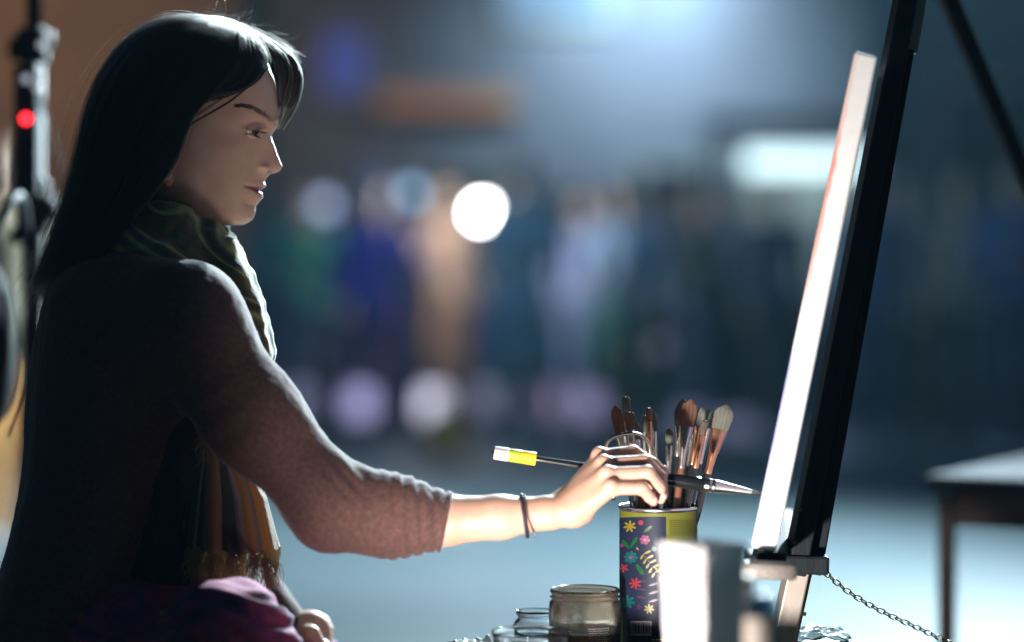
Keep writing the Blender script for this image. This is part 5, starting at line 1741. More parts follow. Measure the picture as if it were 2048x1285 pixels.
el[0].position = 0.0; el[0].color = (0.78, 0.76, 0.80, 1)
el[1].position = 0.62; el[1].color = (0.78, 0.75, 0.72, 1)
for pz, c in ((0.13, (0.60, 0.61, 0.78)), (0.17, (0.36, 0.38, 0.72)), (0.235, (0.40, 0.40, 0.74)), (0.26, (0.75, 0.72, 0.76)), (0.31, (0.76, 0.70, 0.68)), (0.335, (0.74, 0.48, 0.44)), (0.40, (0.74, 0.36, 0.31)), (0.44, (0.74, 0.30, 0.25)), (0.50, (0.74, 0.55, 0.50))):  # blue band puts the lens's colour fringe into the paint
    e = el.new(pz); e.color = (*c, 1)
nt.links.new(ma.outputs[0], rp.inputs['Fac']); nt.links.new(rp.outputs['Color'], b.inputs['Base Color'])
pf = MB()
nrm = Vector((-1, SLOPE, 0.12)).normalized() * 0.0006
n_ = 40
rows_ = []
e_front = 0.0
for k in range(n_ + 1):
    f = k / n_
    a = bl.lerp(tl2, 0.006 + 0.988 * f) - Vector(cvs.location)
    wob = 0.0004 + 0.0005 * math.sin(k * 1.3) + 0.0008 * math.sin(k * 2.9)
    side = (br.lerp(tr2, f) - bl.lerp(tl2, f)).normalized()
    rows_.append([pf.bm.verts.new(a + nrm + dep * 0.994 + Vector((0, 0, 0))), pf.bm.verts.new(a + nrm + dep.normalized() * 0.003), pf.bm.verts.new(a + side * 0.0008 + Vector((-0.0006, 0.0008, 0))), pf.bm.verts.new(a + side * (0.0028 + wob) + Vector((0, -0.0005, 0)))])
for A, B in zip(rows_[:-1], rows_[1:]):
    for i in range(3):
        f = pf.bm.faces.new((A[i], A[i + 1], B[i + 1], B[i])); f.smooth = True
pf.build('painted_face', M_paint, cvs)

# ------------------------------------------------------------------ brushes
M_handle = mat('black_lacquer', (0.010, 0.011, 0.014), 0.18, coat=0.5)
M_ferr = mat('nickel_ferrule', (0.62, 0.58, 0.53), 0.24, metal=1.0, bump=0.1, bscale=300)
M_copper = mat('copper_ferrule', (0.72, 0.36, 0.22), 0.28, metal=1.0, bump=0.1, bscale=300)
M_brown = mat('varnished_brown_handle', (0.16, 0.065, 0.035), 0.25, coat=0.4)
M_bristle = {'grey': mat('grey_green_bristle', (0.11, 0.12, 0.10), 0.8, var=0.4, vscale=400, stretch=(1, 1, 0.1)),
             'brown': mat('brown_bristle', (0.13, 0.06, 0.036), 0.75, var=0.4, vscale=400, stretch=(1, 1, 0.1)),
             'dark': mat('dark_bristle', (0.07, 0.05, 0.04), 0.75, var=0.4, vscale=400, stretch=(1, 1, 0.1)),
             'pale': mat('pale_bristle', (0.10, 0.105, 0.085), 0.8, var=0.3, vscale=400, stretch=(1, 1, 0.1))}


def brush(tip, base, w, lb, lf, shape, mb, mf, mh, label, rh=0.0040, group='paintbrushes standing in the floral can'):
    """upright brush: tip of the bristles, foot of the handle, bristle width, bristle length, ferrule length"""
    tip, base = Vector(tip), Vector(base)
    L = (tip - base).length
    t = thing('paintbrush', label, 'paintbrush', base, group=group)
    R = Vector((0, 0, 1)).rotation_difference((tip - base).normalized())
    t.rotation_mode = 'QUATERNION'; t.rotation_quaternion = R
    z1, z2 = L - lb, L - lb - lf
    MB().lathe([(0, 0), (0.0022, 0.002), (0.0028, 0.05), (rh, z2 - 0.045), (rh * 0.92, z2 - 0.01), (rh * 0.8, z2 + 0.004)], (0, 0, 0), 14).build('handle', mh, t)
    fm = MB()
    rf = rh * 0.86
    fm.lathe([(rf, z2), (rf * 1.06, z2 + 0.003), (rf, z2 + 0.006), (rf, z2 + lf * 0.45), (rf * 1.05, z2 + lf * 0.5), (rf, z2 + lf * 0.55), (rf * 0.98, z1 - 0.002), (rf * 0.9, z1)], (0, 0, 0), 18)
    fl_ = 1.0 if shape == 'round' else max(1.0, w / 2 / rf)
    for v in fm.bm.verts:                      # ferrules of flat brushes are pressed flat towards the bristles
        k = max(0.0, (v.co.z - z2 - lf * 0.35) / (lf * 0.65))
        v.co.x *= 1 + (fl_ - 1) * k; v.co.y *= 1 - 0.45 * k * (fl_ > 1)
    fm.build('ferrule', mf, t)
    bm2 = MB()
    n = 12
    prof = []
    for i in range(n + 1):
        f = i / n
        if shape == 'flat': k = (1 + 0.12 * f) * (1 if f < 0.92 else 1 - (f - 0.92) * 3)
        elif shape == 'filbert': k = (1 + 0.25 * math.sin(f * 2.4)) * math.sqrt(max(0.02, 1 - max(0, (f - 0.55) / 0.45) ** 2.2))
        else: k = (1 + 0.35 * math.sin(f * math.pi * 0.8)) * max(0.04, 1 - f ** 3)
        prof.append((max(0.0002, k), z1 - 0.001 + (lb + 0.001) * f))
    bm2.lathe([(rf * 0.9 * k, z) for k, z in prof] + [(0, L)], (0, 0, 0), 28)
    for i, v in enumerate(bm2.bm.verts):
        f = (v.co.z - z1) / lb
        v.co.x *= fl_; v.co.y *= (0.55 if fl_ > 1 else 1.0)
        v.co.x += 0.0004 * math.sin(i * 12.9) * f; v.co.z += 0.0010 * math.sin(i * 7.7) * max(0, f) ** 3
        v.co.x += 0.0006 * f * math.sin(L * 900)
    bm2.build('bristles', M_bristle[mb], t)
    return t


DC = 2.62
canc = P(1317, 1012, DC)
uc = DC / FPX
can_r = 78 * uc
cz0 = P(0, 1300, DC).z
ztab = cz0


def foot(px, dy):
    return Vector(P(px, 1190, DC + dy))


brush(P(1362, 810, DC + .01), foot(1335, .01), 0.011, .022, .034, 'filbert', 'dark', M_ferr, M_handle, 'dark filbert brush, leftmost of the right hand clump in the floral can')
brush(P(1368, 800, DC + .02), foot(1322, .03), 0.013, .032, .040, 'filbert', 'grey', M_ferr, M_brown, 'grey filbert brush behind the brown one in the floral can')
brush(P(1380, 801, DC - .01), foot(1330, -.015), 0.016, .028, .046, 'filbert', 'brown', M_ferr, M_brown, 'broad brown filbert brush, tallest of the right hand clump in the floral can')
brush(P(1403, 817, DC), foot(1342, .0), 0.010, .020, .042, 'filbert', 'grey', M_copper, M_handle, 'grey brush with copper ferrule beside the broad brown filbert')
brush(P(1420, 820, DC + .02), foot(1345, .02), 0.0105, .020, .040, 'filbert', 'pale', M_ferr, M_handle, 'small olive grey brush second from the right in the floral can')
brush(P(1452, 812, DC - .005), foot(1350, -.01), 0.0195, .026, .050, 'filbert', 'pale', M_copper, M_handle, 'wide pale fan ended brush, rightmost in the floral can', 0.0046)
brush(P(1231, 812, DC), foot(1300, .0), 0.012, .034, .030, 'filbert', 'brown', M_ferr, M_handle, 'brown pointed brush, leftmost in the floral can')
brush(P(1251, 795, DC + .03), foot(1290, .02), 0.0095, .026, .034, 'flat', 'grey', M_ferr, M_handle, 'grey flat brush, tallest of the left hand clump in the floral can')
brush(P(1258, 826, DC - .01), foot(1284, -.01), 0.0105, .018, .030, 'flat', 'brown', M_ferr, M_handle, 'brown flat brush in front of the tall grey flat one')
brush(P(1298, 817, DC - .01), foot(1306, -.01), 0.0060, .014, .038, 'flat', 'brown', M_copper, M_handle, 'thin brush with copper ferrule just above the painter’s index finger')
brush(P(1307, 826, DC + .02), foot(1312, .02), 0.0075, .020, .036, 'filbert', 'pale', M_ferr, M_handle, 'pale green brush behind the thin copper one')
brush(P(1290, 832, DC + .03), foot(1300, .03), 0.0075, .018, .036, 'flat', 'pale', M_ferr, M_handle, 'pale brush half hidden left of the thin copper one')
brush(P(1393, 836, DC + .03), foot(1338, .03), 0.009, .018, .036, 'filbert', 'dark', M_ferr, M_handle, 'short dark brush low behind the broad brown filbert')
brush(P(1411, 842, DC - .02), foot(1336, -.02), 0.008, .016, .036, 'flat', 'dark', M_copper, M_handle, 'short dark brush with copper ferrule low in the right hand clump')
brush(P(1340, 858, DC + .01), foot(1326, .0), 0.008, .018, .034, 'filbert', 'grey', M_ferr, M_handle, 'short grey brush standing alone between the two clumps')
brush(P(1272, 846, DC + .02), foot(1294, .02), 0.008, .018, .034, 'filbert', 'grey', M_ferr, M_brown, 'short grey brush low inside the left hand clump')
# wire loop tool in the can
t = thing('loop_tool', 'bent grey wire loop standing in the floral can behind the knuckles', 'modelling tool', P(1262, 1100, DC - .02))
lp = [P(1228, 1000, DC - .02), P(1216, 930, DC - .02), P(1212, 893, DC - .02), P(1222, 877, DC - .02), P(1245, 870, DC - .02), P(1270, 868, DC - .02), P(1290, 878, DC - .02), P(1300, 900, DC - .02), P(1300, 1000, DC - .02)]
MB().tube([Vector(v) - t.location for v in spline([tuple(x) for x in lp], 50)], 0.0022, 8).build('wire', M_ferr, t)

# the brush she paints with
pb0, pb1 = P(983, 905, 2.535), P(1521, 987, 2.535)
axis_b = (pb1 - pb0); Lb = axis_b.length
t = thing('paintbrush', 'long black paintbrush with yellow label held in the painter’s hand against the canvas', 'paintbrush', pb0)
t.rotation_mode = 'QUATERNION'; t.rotation_quaternion = Vector((0, 0, 1)).rotation_difference(axis_b.normalized())
us = Lb / 538.0
MB().lathe([(0, 0), (0.0016, 0.001), (0.0030, 0.012), (0.0034, 0.06), (0.0042, 0.12), (0.0056, 0.17), (0.0072, 0.205), (0.0076, 0.2195), (0.0072, 426 * us)], (0, 0, 0), 18).build('handle', M_handle, t)
zf = 426 * us
MB().lathe([(0.0072, zf - .001), (0.0073, zf + .003), (0.0078, zf + .0045), (0.0072, zf + .006), (0.0071, zf + .009), (0.0076, zf + .0105), (0.0070, zf + .012), (0.0040, zf + 0.038), (0.0022, zf + 0.050)], (0, 0, 0), 20).build('ferrule', M_ferr, t)
MB().lathe([(0.0021, zf + .0495), (0.0022, zf + .053), (0.0011, Lb - 0.001), (0, Lb)], (0, 0, 0), 14).build('bristles', M_bristle['dark'], t)
z0 = 6 * us
for nm, za, zb, mm in (('white_label', 0.003, 0.0185, mat('white_paper_label', (0.72, 0.68, 0.66), 0.6)), ('green_label', 0.0185, 0.0325, mat('lime_label', (0.38, 0.52, 0.03), 0.55)), ('yellow_label', 0.0325, 0.047, mat('yellow_label_paper', (0.85, 0.58, 0.02), 0.55, vcol=(0.85, 0.48, 0.02), vscale=160))):
    MB().lathe([(0.0066, za), (0.0069, za + .0006), (0.0070, zb - .0006), (0.0067, zb)], (0, 0, 0), 20).build(nm, mm, t)
lb_ = MB()
for k in range(4):
    for j in range(5):
        a = math.radians(-90 + (k - 1.5) * 22)
        lb_.box((0.00705 * math.cos(a), 0.00705 * math.sin(a), 0.0055 + j * 0.0024), (0.0006, 0.0006, 0.0015), Matrix.Rotation(a, 3, 'Z'))
lb_.build('label_print', mat('grey_print', (0.30, 0.28, 0.28), 0.7), t)

# ------------------------------------------------------------------ floral can
can = thing('tin_can', 'navy and olive tin can with bright flower print holding paintbrushes', 'can', (canc.x, DC, cz0))
cH = canc.z - cz0
M_navy = mat('navy_print', (0.010, 0.015, 0.036), 0.5, spec=0.2)
M_olive = mat('olive_print', (0.12, 0.125, 0.016), 0.5, spec=0.25)
M_tin = mat('tin_plate', (0.65, 0.66, 0.66), 0.25, metal=1.0)
MB().lathe([(can_r, 0.004), (can_r, cH - 0.004)], (0, 0, 0), 64).build('wall', M_olive, can)
MB().lathe([(can_r * 0.985, cH - 0.004), (can_r * 0.97, 0.006), (0, 0.006)], (0, 0, 0), 64).build('inside', M_tin, can)
rim = MB().lathe([(can_r * 0.97, cH - 0.004), (can_r * 0.985, cH + 0.0005), (can_r * 1.02, cH + 0.001), (can_r * 1.035, cH - 0.001), (can_r * 1.02, cH - 0.0035), (can_r, cH - 0.0042)], (0, 0, 0), 64)
rim.lathe([(can_r * 1.0, 0.0), (can_r * 1.03, 0.0), (can_r * 1.03, 0.003), (can_r, 0.0042)], (0, 0, 0), 64)
rim.build('rim', M_tin, can)


def on_can(px, py, lift=0.0004):
    s = max(-0.999, min(0.999, (px - 1317) / 78.0))
    a = math.asin(s)
    # compensate the slight view from above: front points sit lower in the picture
    py2 = py - 10.5 * math.cos(a)
    z = P(0, py2, DC).z - cz0
    r2 = can_r + lift
    return Vector((r2 * math.sin(a), -r2 * math.cos(a), z))


def can_patch(name, poly, m, lift=0.0004, parent=None):
    bm2 = MB()
    if len(poly) == 4 and abs(poly[0][0] - poly[1][0]) > 25:
        (x0, y0), (x1, _), (_, y1), _ = poly
        n = 24
        A = [[bm2.bm.verts.new(on_can(x0 + (x1 - x0) * i / n, y, lift)) for i in range(n + 1)] for y in (y0, y1)]
        for i in range(n): bm2.bm.faces.new((A[0][i], A[0][i + 1], A[1][i + 1], A[1][i])).smooth = True
    else:
        c = bm2.bm.verts.new(on_can(sum(p[0] for p in poly) / len(poly), sum(p[1] for p in poly) / len(poly), lift))
        vs = [bm2.bm.verts.new(on_can(*p, lift)) for p in poly]
        for i in range(len(vs)): bm2.bm.faces.new((c, vs[i], vs[(i + 1) % len(vs)])).smooth = True
    return bm2.build(name, m, parent or can)


def petal(cx, cy, L, w, a, n=14):
    pts = []
    for i in range(n):
        t_ = 2 * math.pi * i / n
        x, y = L / 2 * math.cos(t_), w / 2 * math.sin(t_) * (0.75 + 0.25 * math.cos(t_))
        pts.append((cx + (x + L / 2) * math.cos(a) - y * math.sin(a), cy + (x + L / 2) * math.sin(a) + y * math.cos(a)))
    return pts


panel = can_patch('navy_panel', [(1238.5, 1037), (1327, 1037), (1327, 1226), (1238.5, 1226)], M_navy, 0.0003)
navy2 = can_patch('navy_foot', [(1238.5, 1226), (1394.5, 1226), (1394.5, 1296), (1238.5, 1296)], M_navy, 0.0003)
INK = {'yel': mat('mustard_ink', (0.165, 0.132, 0.013), 0.4), 'pink': mat('pink_ink', (0.165, 0.033, 0.099), 0.4), 'red': mat('coral_ink', (0.205, 0.020, 0.030), 0.4), 'grn': mat('green_ink', (0.003, 0.066, 0.017), 0.4), 'teal': mat('teal_ink', (0.003, 0.066, 0.073), 0.4),
       'pur': mat('plum_ink', (0.040, 0.010, 0.050), 0.4), 'wht': mat('pale_ink', (0.165, 0.149, 0.139), 0.5)}


def disc(cx, cy, r): return [(cx + r * math.cos(2 * math.pi * k / 14), cy + r * math.sin(2 * math.pi * k / 14)) for k in range(14)]


def flower(name, cx, cy, n, L, w, ink, core=None, a0=0.0, rc=3):
    f = None
    for k in range(n):
        o = can_patch('petal' if f else name, petal(cx, cy, L, w, a0 + 2 * math.pi * k / n), INK[ink], 0.0006 + 0.00002 * k, f or can)
        if f is None: f = o
    if core: can_patch('flower_centre', disc(cx, cy, rc), INK[core], 0.00085, f)
    return f


flower('printed_flower', 1258, 1055, 7, 12, 5.5, 'yel', None, 0.3)
can_patch('printed_dot', disc(1278.5, 1048, 5), INK['red'], .0006)
for (x, y, L, w, a) in ((1284, 1068, 20, 8, -0.7), (1258, 1098, 26, 9, -1.0), (1258, 1100, 24, 9, -2.2), (1284, 1150, 24, 10, -2.2 + math.pi * 0 + 0.0)):
    can_patch('printed_leaf', petal(x, y, L, w, a), INK['grn'], .0006)
can_patch('printed_leaf', petal(1269, 1130, 26, 11, 0.95), INK['grn'], .00062)
flower('printed_flower', 1286, 1082, 6, 10, 9, 'pink', 'wht', 0.2)
flower('printed_flower', 1260, 1116, 8, 13, 9, 'teal', 'pink', 0.1, 3.6)
st_p = [(1270, 1097), (1285, 1108)]
can_patch('printed_stem', [(1269, 1098), (1271, 1096), (1310, 1140), (1308, 1142)], INK['yel'], .0006)
for k in range(5):
    x, y = 1284 + k * 5.4, 1110 + k * 9
    can_patch('printed_leaf', petal(x, y, 15, 6, -0.45), INK['yel'], .00064)
    can_patch('printed_leaf', petal(x, y, 12, 5.5, 2.4 - 0.3), INK['yel'], .00066)
can_patch('printed_dot', disc(1317.5, 1119, 4), INK['red'], .0006)
can_patch('printed_dot', disc(1304, 1100, 5), INK['teal'], .0006)
can_patch('printed_dot', disc(1318, 1160, 6), INK['teal'], .0006)
flower('printed_flower', 1268, 1168, 7, 12, 5, 'red', None, 0.5)
flower('printed_flower', 1247, 1137, 5, 9, 5, 'red', None, 0.5)
flower('printed_flower', 1254, 1204, 7, 14, 8, 'teal', None, 0.2)
flower('printed_flower', 1294, 1218, 7, 10, 5, 'yel', None, 0.2)
for k in range(6):
    x, y = 1290 + 3 * (k % 2), 1165 + k * 8
    can_patch('printed_leaf', petal(x, y, 20, 6, -0.3 if k % 2 else 3.3), INK['pur'], .00064)
flower('printed_flower', 1275, 1214, 5, 6, 4, 'pur', None)
flower('printed_flower', 1243, 1092, 5, 5, 3, 'pink', None)
# small print on the olive side, and the price bars
sm_ = MB()
for k in range(8):
    x = 1334.0
    y = 1043 + k * 4.1
    while x < 1388:
        w_ = rnd.uniform(2.0, 6.0)
        vs = [sm_.bm.verts.new(on_can(xx, yy, .0006)) for xx, yy in ((x, y), (min(x + w_, 1390), y), (min(x + w_, 1390), y + 1.7), (x, y + 1.7))]
        sm_.bm.faces.new(vs)
        x += w_ + 1.2
sm_.build('small_print', mat('dark_print', (0.05, 0.055, 0.012), 0.5), can)
pbx = can_patch('price_label', [(1259, 1242), (1299, 1242), (1299, 1271), (1259, 1271)], mat('grey_label', (0.30, 0.30, 0.31), 0.5), .0006)
bars = MB(); x = 1262.0
while x < 1296:
    w_ = rnd.choice((0.8, 1.2, 2.0))
    bars.bm.faces.new([bars.bm.verts.new(on_can(a, b2, .0009)) for a, b2 in ((x, 1245), (x + w_, 1245), (x + w_, 1267), (x, 1267))]); x += w_ + rnd.choice((1.0, 1.6))
bars.build('bars', M_navy, pbx)
b3 = MB()
for k in range(9):
    x = 1300 + k * 8
    b3.bm.faces.new([b3.bm.verts.new(on_can(a, b2, .0006)) for a, b2 in ((x, 1277), (x + 6, 1277), (x + 6, 1280), (x, 1280))])
b3.build('small_print', mat('gold_print', (0.28, 0.2, 0.06), 0.5), can)

# ------------------------------------------------------------------ jars and glass
M_glass = mat('clear_glass', (0.93, 0.97, 0.98), 0.03, trans=1.0, ior=1.46)
M_dirty = bpy.data.materials.new('paint_stained_glass'); M_dirty.use_nodes = True
nt = M_dirty.node_tree; b = nt.nodes['Principled BSDF']
b.inputs['Roughness'].default_value = 0.18; b.inputs['IOR'].default_value = 1.46
tc = nt.nodes.new('ShaderNodeTexCoord'); n1 = nt.nodes.new('ShaderNodeTexNoise'); n1.inputs['Scale'].default_value = 150; n1.inputs['Detail'].default_value = 7; n1.inputs['Roughness'].default_value = 0.7
nt.links.new(tc.outputs['Object'], n1.inputs['Vector'])
sx = nt.nodes.new('ShaderNodeSeparateXYZ'); nt.links.new(tc.outputs['Object'], sx.inputs[0])
rz_ = nt.nodes.new('ShaderNodeValToRGB')   # stained brown near the neck and the foot, milky in the middle
rz_.color_ramp.elements[0].position = 0.018; rz_.color_ramp.elements[0].color = (0.75, 0.75, 0.75, 1)
rz_.color_ramp.elements[1].position = 0.062; rz_.color_ramp.elements[1].color = (0.85, 0.85, 0.85, 1)
e = rz_.color_ramp.elements.new(0.026); e.color = (0.33, 0.33, 0.33, 1)
e = rz_.color_ramp.elements.new(0.044); e.color = (0.40, 0.40, 0.40, 1)
nt.links.new(sx.outputs['Z'], rz_.inputs['Fac'])
ad = nt.nodes.new('ShaderNodeMath'); ad.operation = 'ADD'; nt.links.new(rz_.outputs['Color'], ad.inputs[0]); nt.links.new(n1.outputs['Fac'], ad.inputs[1])
r1 = nt.nodes.new('ShaderNodeValToRGB'); r1.color_ramp.elements[0].position = 0.78; r1.color_ramp.elements[0].color = (0.88, 0.84, 0.76, 1); r1.color_ramp.elements[1].position = 1.12; r1.color_ramp.elements[1].color = (0.62, 0.48, 0.37, 1)
nt.links.new(ad.outputs[0], r1.inputs['Fac']); nt.links.new(r1.outputs['Color'], b.inputs['Base Color'])
r2 = nt.nodes.new('ShaderNodeValToRGB'); r2.color_ramp.elements[0].position = 0.35; r2.color_ramp.elements[0].color = (1, 1, 1, 1); r2.color_ramp.elements[1].position = 0.7; r2.color_ramp.elements[1].color = (0.86, 0.86, 0.86, 1)
nt.links.new(n1.outputs['Fac'], r2.inputs['Fac']); nt.links.new(r2.outputs['Color'], b.inputs['Transmission Weight'])
b.inputs['Roughness'].default_value = 0.14

DJ = 2.58; uj = DJ / FPX
jc = P(1170, 1180, DJ)
jz0 = ztab
jH = jc.z - jz0
jar = thing('glass_jar', 'brown stained screw top glass jar left of the floral can', 'jar', (jc.x, DJ, jz0))
rj = 71 * uj
hh = lambda py: P(0, py, DJ).z - jz0
MB().lathe([(0, 0.0), (rj * .93, 0.0), (rj, 0.004), (rj * 1.02, hh(1215)), (rj * 1.0, hh(1204)), (rj * .94, hh(1199)), (rj * .935, hh(1196)), (rj * 1.0, hh(1193.5)), (rj * .935, hh(1190.5)), (rj * .94, hh(1187)), (rj * .985, hh(1184)), (rj * .985, hh(1180)), (rj * .95, hh(1177)), (rj * .90, hh(1178)),
            (rj * .89, hh(1196)), (rj * .94, hh(1208)), (rj * .95, 0.006), (0, 0.005)], (0, 0, 0), 56).build('glass', M_dirty, jar)
lq = hh(1262)
MB().lathe([(0, 0.0055), (rj * .94, 0.0065), (rj * .945, lq), (rj * .92, lq - .0008), (0, lq - .0008)], (0, 0, 0), 48).build('dirty_water', mat('brown_rinse_water', (0.32, 0.19, 0.13), 0.12, trans=0.75), jar)


def text_on(name, s, h, r_, zc, ang, m, parent, spread=1.0):
    cu = bpy.data.curves.new(name, 'FONT'); cu.body = s; cu.size = h; cu.align_x = 'CENTER'; cu.resolution_u = 3
    o = bpy.data.objects.new(name, cu); COL.objects.link(o)
    dg = bpy.context.evaluated_depsgraph_get()
    me = bpy.data.meshes.new_from_object(o.evaluated_get(dg))
    bpy.data.objects.remove(o, do_unlink=True)
    for v in me.vertices:
        a = ang + v.co.x / r_ * spread
        v.co = Vector((r_ * math.sin(a), -r_ * math.cos(a), zc + v.co.y))
    return link(name, me, m, parent)


M_wprint = mat('white_screen_print', (0.62, 0.60, 0.56), 0.6)
text_on('lettering', 'BRUSH CLEANING', 0.0042, rj * 1.024, hh(1228) - .005, 0.26, M_wprint, jar)
text_on('lettering', 'MINERAL SPIRITS', 0.0030, rj * 1.024, hh(1290) - .0035, 0.30, M_wprint, jar)
lines = MB()
for k in range(7):
    z = hh(1242 + k * 4.2)
    a = 0.05 + rnd.uniform(0, .05)
    while a < 0.62:
        w_ = rnd.uniform(.02, .07)
        n = 4
        vs = [Vector((rj * 1.024 * math.sin(x), -rj * 1.024 * math.cos(x), zz)) for x, zz in ((a, z - .004), (a + w_, z - .004), (a + w_, z - .0034), (a, z - .0034))]
        lines.bm.faces.new([lines.bm.verts.new(v) for v in vs]); a += w_ + .018
lines.build('small_print', M_wprint, jar)

# small clear jar behind it
DS = 2.665; us2 = DS / FPX
sc_ = P(1072, 1222, DS); rs = 39 * us2
t = thing('glass_jar', 'small clear glass jar half hidden behind the brown stained jar', 'jar', (sc_.x, DS, ztab))
h2 = lambda py: P(0, py, DS).z - ztab
MB().lathe([(0, 0), (rs * 1.1, 0), (rs * 1.2, .004), (rs * 1.2, h2(1250)), (rs * 1.05, h2(1241)), (rs * .93, h2(1237)), (rs * .93, h2(1232)), (rs * 1.02, h2(1229)), (rs * 1.02, h2(1224)), (rs * .98, h2(1221)), (rs * .86, h2(1222)), (rs * .86, h2(1240)), (rs * 1.1, h2(1252)), (rs * 1.12, .006), (0, .005)], (0, 0, 0), 44).build('glass', M_glass, t)
# tumbler in front
DT = 2.46; ut_ = DT / FPX
gc = P(1062, 1264, DT); rg = 80 * ut_
t = thing('glass_tumbler', 'wide clear glass tumbler at the lower edge left of the stained jar', 'glass', (gc.x, DT, ztab - 0.004))
hg = gc.z - (ztab - .004)
MB().lathe([(0, 0), (rg * .80, 0), (rg * .84, .003), (rg * .985, hg - .002), (rg * .995, hg), (rg * .985, hg + .0012), (rg * .955, hg), (rg * .93, hg - .004), (rg * .82, .006), (0, .005)], (0, 0, 0), 56).build('glass', M_glass, t)
MB().lathe([(0, .0055), (rg * .815, .0065), (rg * .86, hg * .55), (rg * .84, hg * .545), (0, hg * .545)], (0, 0, 0), 44).build('water', mat('rinse_water', (0.75, 0.82, 0.84), 0.05, trans=0.9, ior=1.33), t)

# painter's work table
t = thing('work_table', 'small dark work table carrying the jars and the brush can', 'table', (P(1180, 0, 2.62).x, 2.62, 0))
MB().box((0.09, -0.095, ztab - 0.0135), (0.44, 0.35, 0.025), bevel=0.004).build('table_top', M_dkwood, t)
for sx in (-0.105, 0.285):
    for sy in (-0.245, 0.055):
        MB().beam((sx, sy, 0), (sx, sy, ztab - 0.027), 0.03, 0.03, bevel=0.003).build('leg', M_dkwood, t)


def crumple(label, px, D, w, d, h, seed):
    p = P(px, 1300, D)
    t = thing('plastic_film', label, 'plastic film', (p.x, D, ztab))
    n = 34
    xs, ys = np.meshgrid(np.linspace(-w / 2, w / 2, n), np.linspace(-d / 2, d / 2, n), indexing='ij')
    pp = np.stack([xs.ravel(), ys.ravel(), np.zeros(n * n)], 1)
    z = h * (0.55 + 0.45 * np.abs(snoise(pp, 30, seed, 3))) * np.clip(1.25 - (2 * xs.ravel() / w) ** 4 - (2 * ys.ravel() / d) ** 4 * 0.6, 0.05, 1)
    pp[:, 2] = z
    pp[:, :2] += snoise(pp, 22, seed + 1, 2)[:, None] * 0.004
    o = link('film', mesh_np('film', pp, grid_faces(n, n)), mat('clear_film', (0.75, 0.85, 0.84), 0.12, trans=0.55, ior=1.2), t)
    md = o.modifiers.new('thick', 'SOLIDIFY'); md.thickness = 0.0006
    return t


crumple('crumpled clear plastic film on the table left of the tumbler', 945, 2.60, .055, .06, .016, 70)
crumple('crumpled clear plastic film on the table right of the easel mast', 1632, 2.66, .075, .07, .022, 75)

# white square tub and metal cup on the near end of the easel tray
M_tub = mat('white_plastic', (0.78, 0.76, 0.77), 0.55, trans=0.62)
DP = 2.06
pz = P(1408, 1085, DP)
t = thing('plastic_tub', 'white square tapered tub out of focus in front of the floral can', 'tub', (pz.x, DP, pz.z - 0.16))
bm2 = MB()
R45 = math.radians(-50)
def ringv(hw, z): return [Vector((hw * math.cos(R45 + math.pi / 4 + k * math.pi / 2) * 1.414, hw * math.sin(R45 + math.pi / 4 + k * math.pi / 2) * 1.414, z)) for k in range(4)]
prof_ = [(0.020, 0.0), (0.0262, 0.150), (0.0276, 0.154), (0.0276, 0.160), (0.0252, 0.160), (0.019, 0.004)]
rings = [[bm2.bm.verts.new(v) for v in ringv(h_, z_)] for h_, z_ in prof_]
for A, B in zip(rings[:-1], rings[1:]):
    for k in range(4): bm2.bm.faces.new((A[k], A[(k + 1) % 4], B[(k + 1) % 4], B[k]))
bm2.bm.faces.new(list(reversed(rings[0]))); bm2.bm.faces.new(rings[-1])
bmesh.ops.bevel(bm2.bm, geom=list(bm2.bm.edges), offset=0.0012, segments=2, affect='EDGES')
bm2.build('wall', M_tub, t)

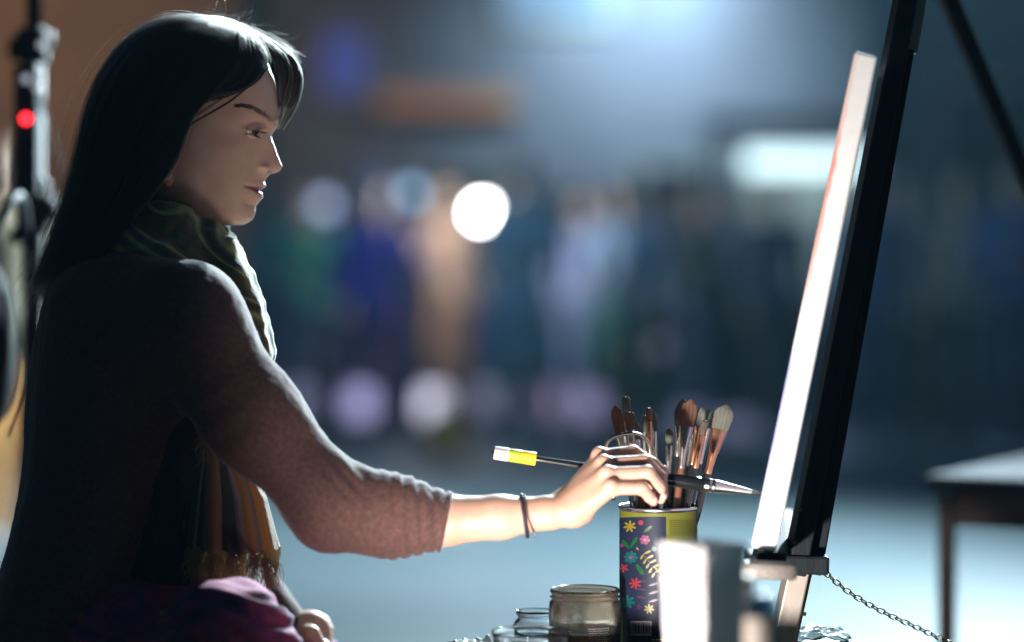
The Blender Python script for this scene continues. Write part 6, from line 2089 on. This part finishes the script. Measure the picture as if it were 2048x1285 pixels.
pm = P(1524, 1188, 1.98)
t = thing('metal_cup', 'dull metal cup with a bright domed lid at the lower edge beside the easel mast', 'cup', (pm.x, 1.98, P(1408, 1085, DP).z - 0.16))
cH2 = pm.z - (P(1408, 1085, DP).z - 0.16)
rm_ = 36 * 1.98 / FPX
M_cupwall = mat('lamplit_beige', (0.34, 0.30, 0.27), 0.5, metal=0.1, bump=0.1, bscale=200, stretch=(1, 1, .1))  # beige puts the work lamp's warm light into the cup's colour
MB().lathe([(0, 0), (rm_ * .9, 0), (rm_ * .98, .003), (rm_, cH2 - .022), (rm_ * .98, cH2 - .018)], (0, 0, 0), 40).build('wall', M_cupwall, t)
MB().lathe([(rm_ * 1.0, cH2 - .0185), (rm_ * 1.02, cH2 - .016), (rm_ * .95, cH2 - .010), (rm_ * .7, cH2 - .0035), (rm_ * .35, cH2 - .0005), (0, cH2)], (0, 0, 0), 40).build('lid', mat('polished_steel', (0.8, 0.8, 0.82), 0.12, metal=1.0), t)
pl = P(1462, 1300, 2.10)
t = thing('wooden_board', 'pale wooden board standing between the white tub and the metal cup', 'board', (pl.x, 2.10, P(1408, 1085, DP).z - 0.16))
MB().beam((0.002, 0, 0.0), (0.012, 0, P(0, 1150, 2.10).z - (P(1408, 1085, DP).z - 0.16)), 0.0155, 0.02, bevel=0.002).build('board', mat('pink_beech', (0.52, 0.38, 0.30), 0.5, var=0.1, vscale=30, stretch=(8, 8, .6)), t)
# small shelf of the easel that carries them
TRAY = P(1408, 1085, DP).z - 0.16
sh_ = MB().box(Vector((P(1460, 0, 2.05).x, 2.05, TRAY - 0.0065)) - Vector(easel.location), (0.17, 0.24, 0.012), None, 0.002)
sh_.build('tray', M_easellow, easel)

# the work lamp itself: a small panel on a stand, below the table edge
t = thing('work_lamp', 'small black work lamp on a stand in front of the work table', 'lamp', (WLAMP.x, WLAMP.y - 0.06, 0))
aim = (Vector((0.24, 2.46, 0.88)) - WLAMP).normalized()
Rl = aim.to_track_quat('-Z', 'Y').to_matrix()
cl = WLAMP - Vector(t.location)
MB().lathe([(0.030, 0.000), (0.034, 0.002), (0.036, 0.03), (0.03, 0.05), (0.012, 0.055), (0, 0.055)], cl + aim * 0.01, 28, axis=-aim).build('housing', M_blackmetal, t)
MB().tube([cl - aim * 0.05, Vector((0, -0.02, cl.z - 0.1)), Vector((0, 0, 0.02))], 0.008, 10).build('pole', M_blackmetal, t)
MB().lathe([(0, 0), (0.11, 0), (0.11, 0.012), (0.02, 0.022), (0, 0.022)], (0, 0, 0), 28).build('base', M_blackmetal, t)
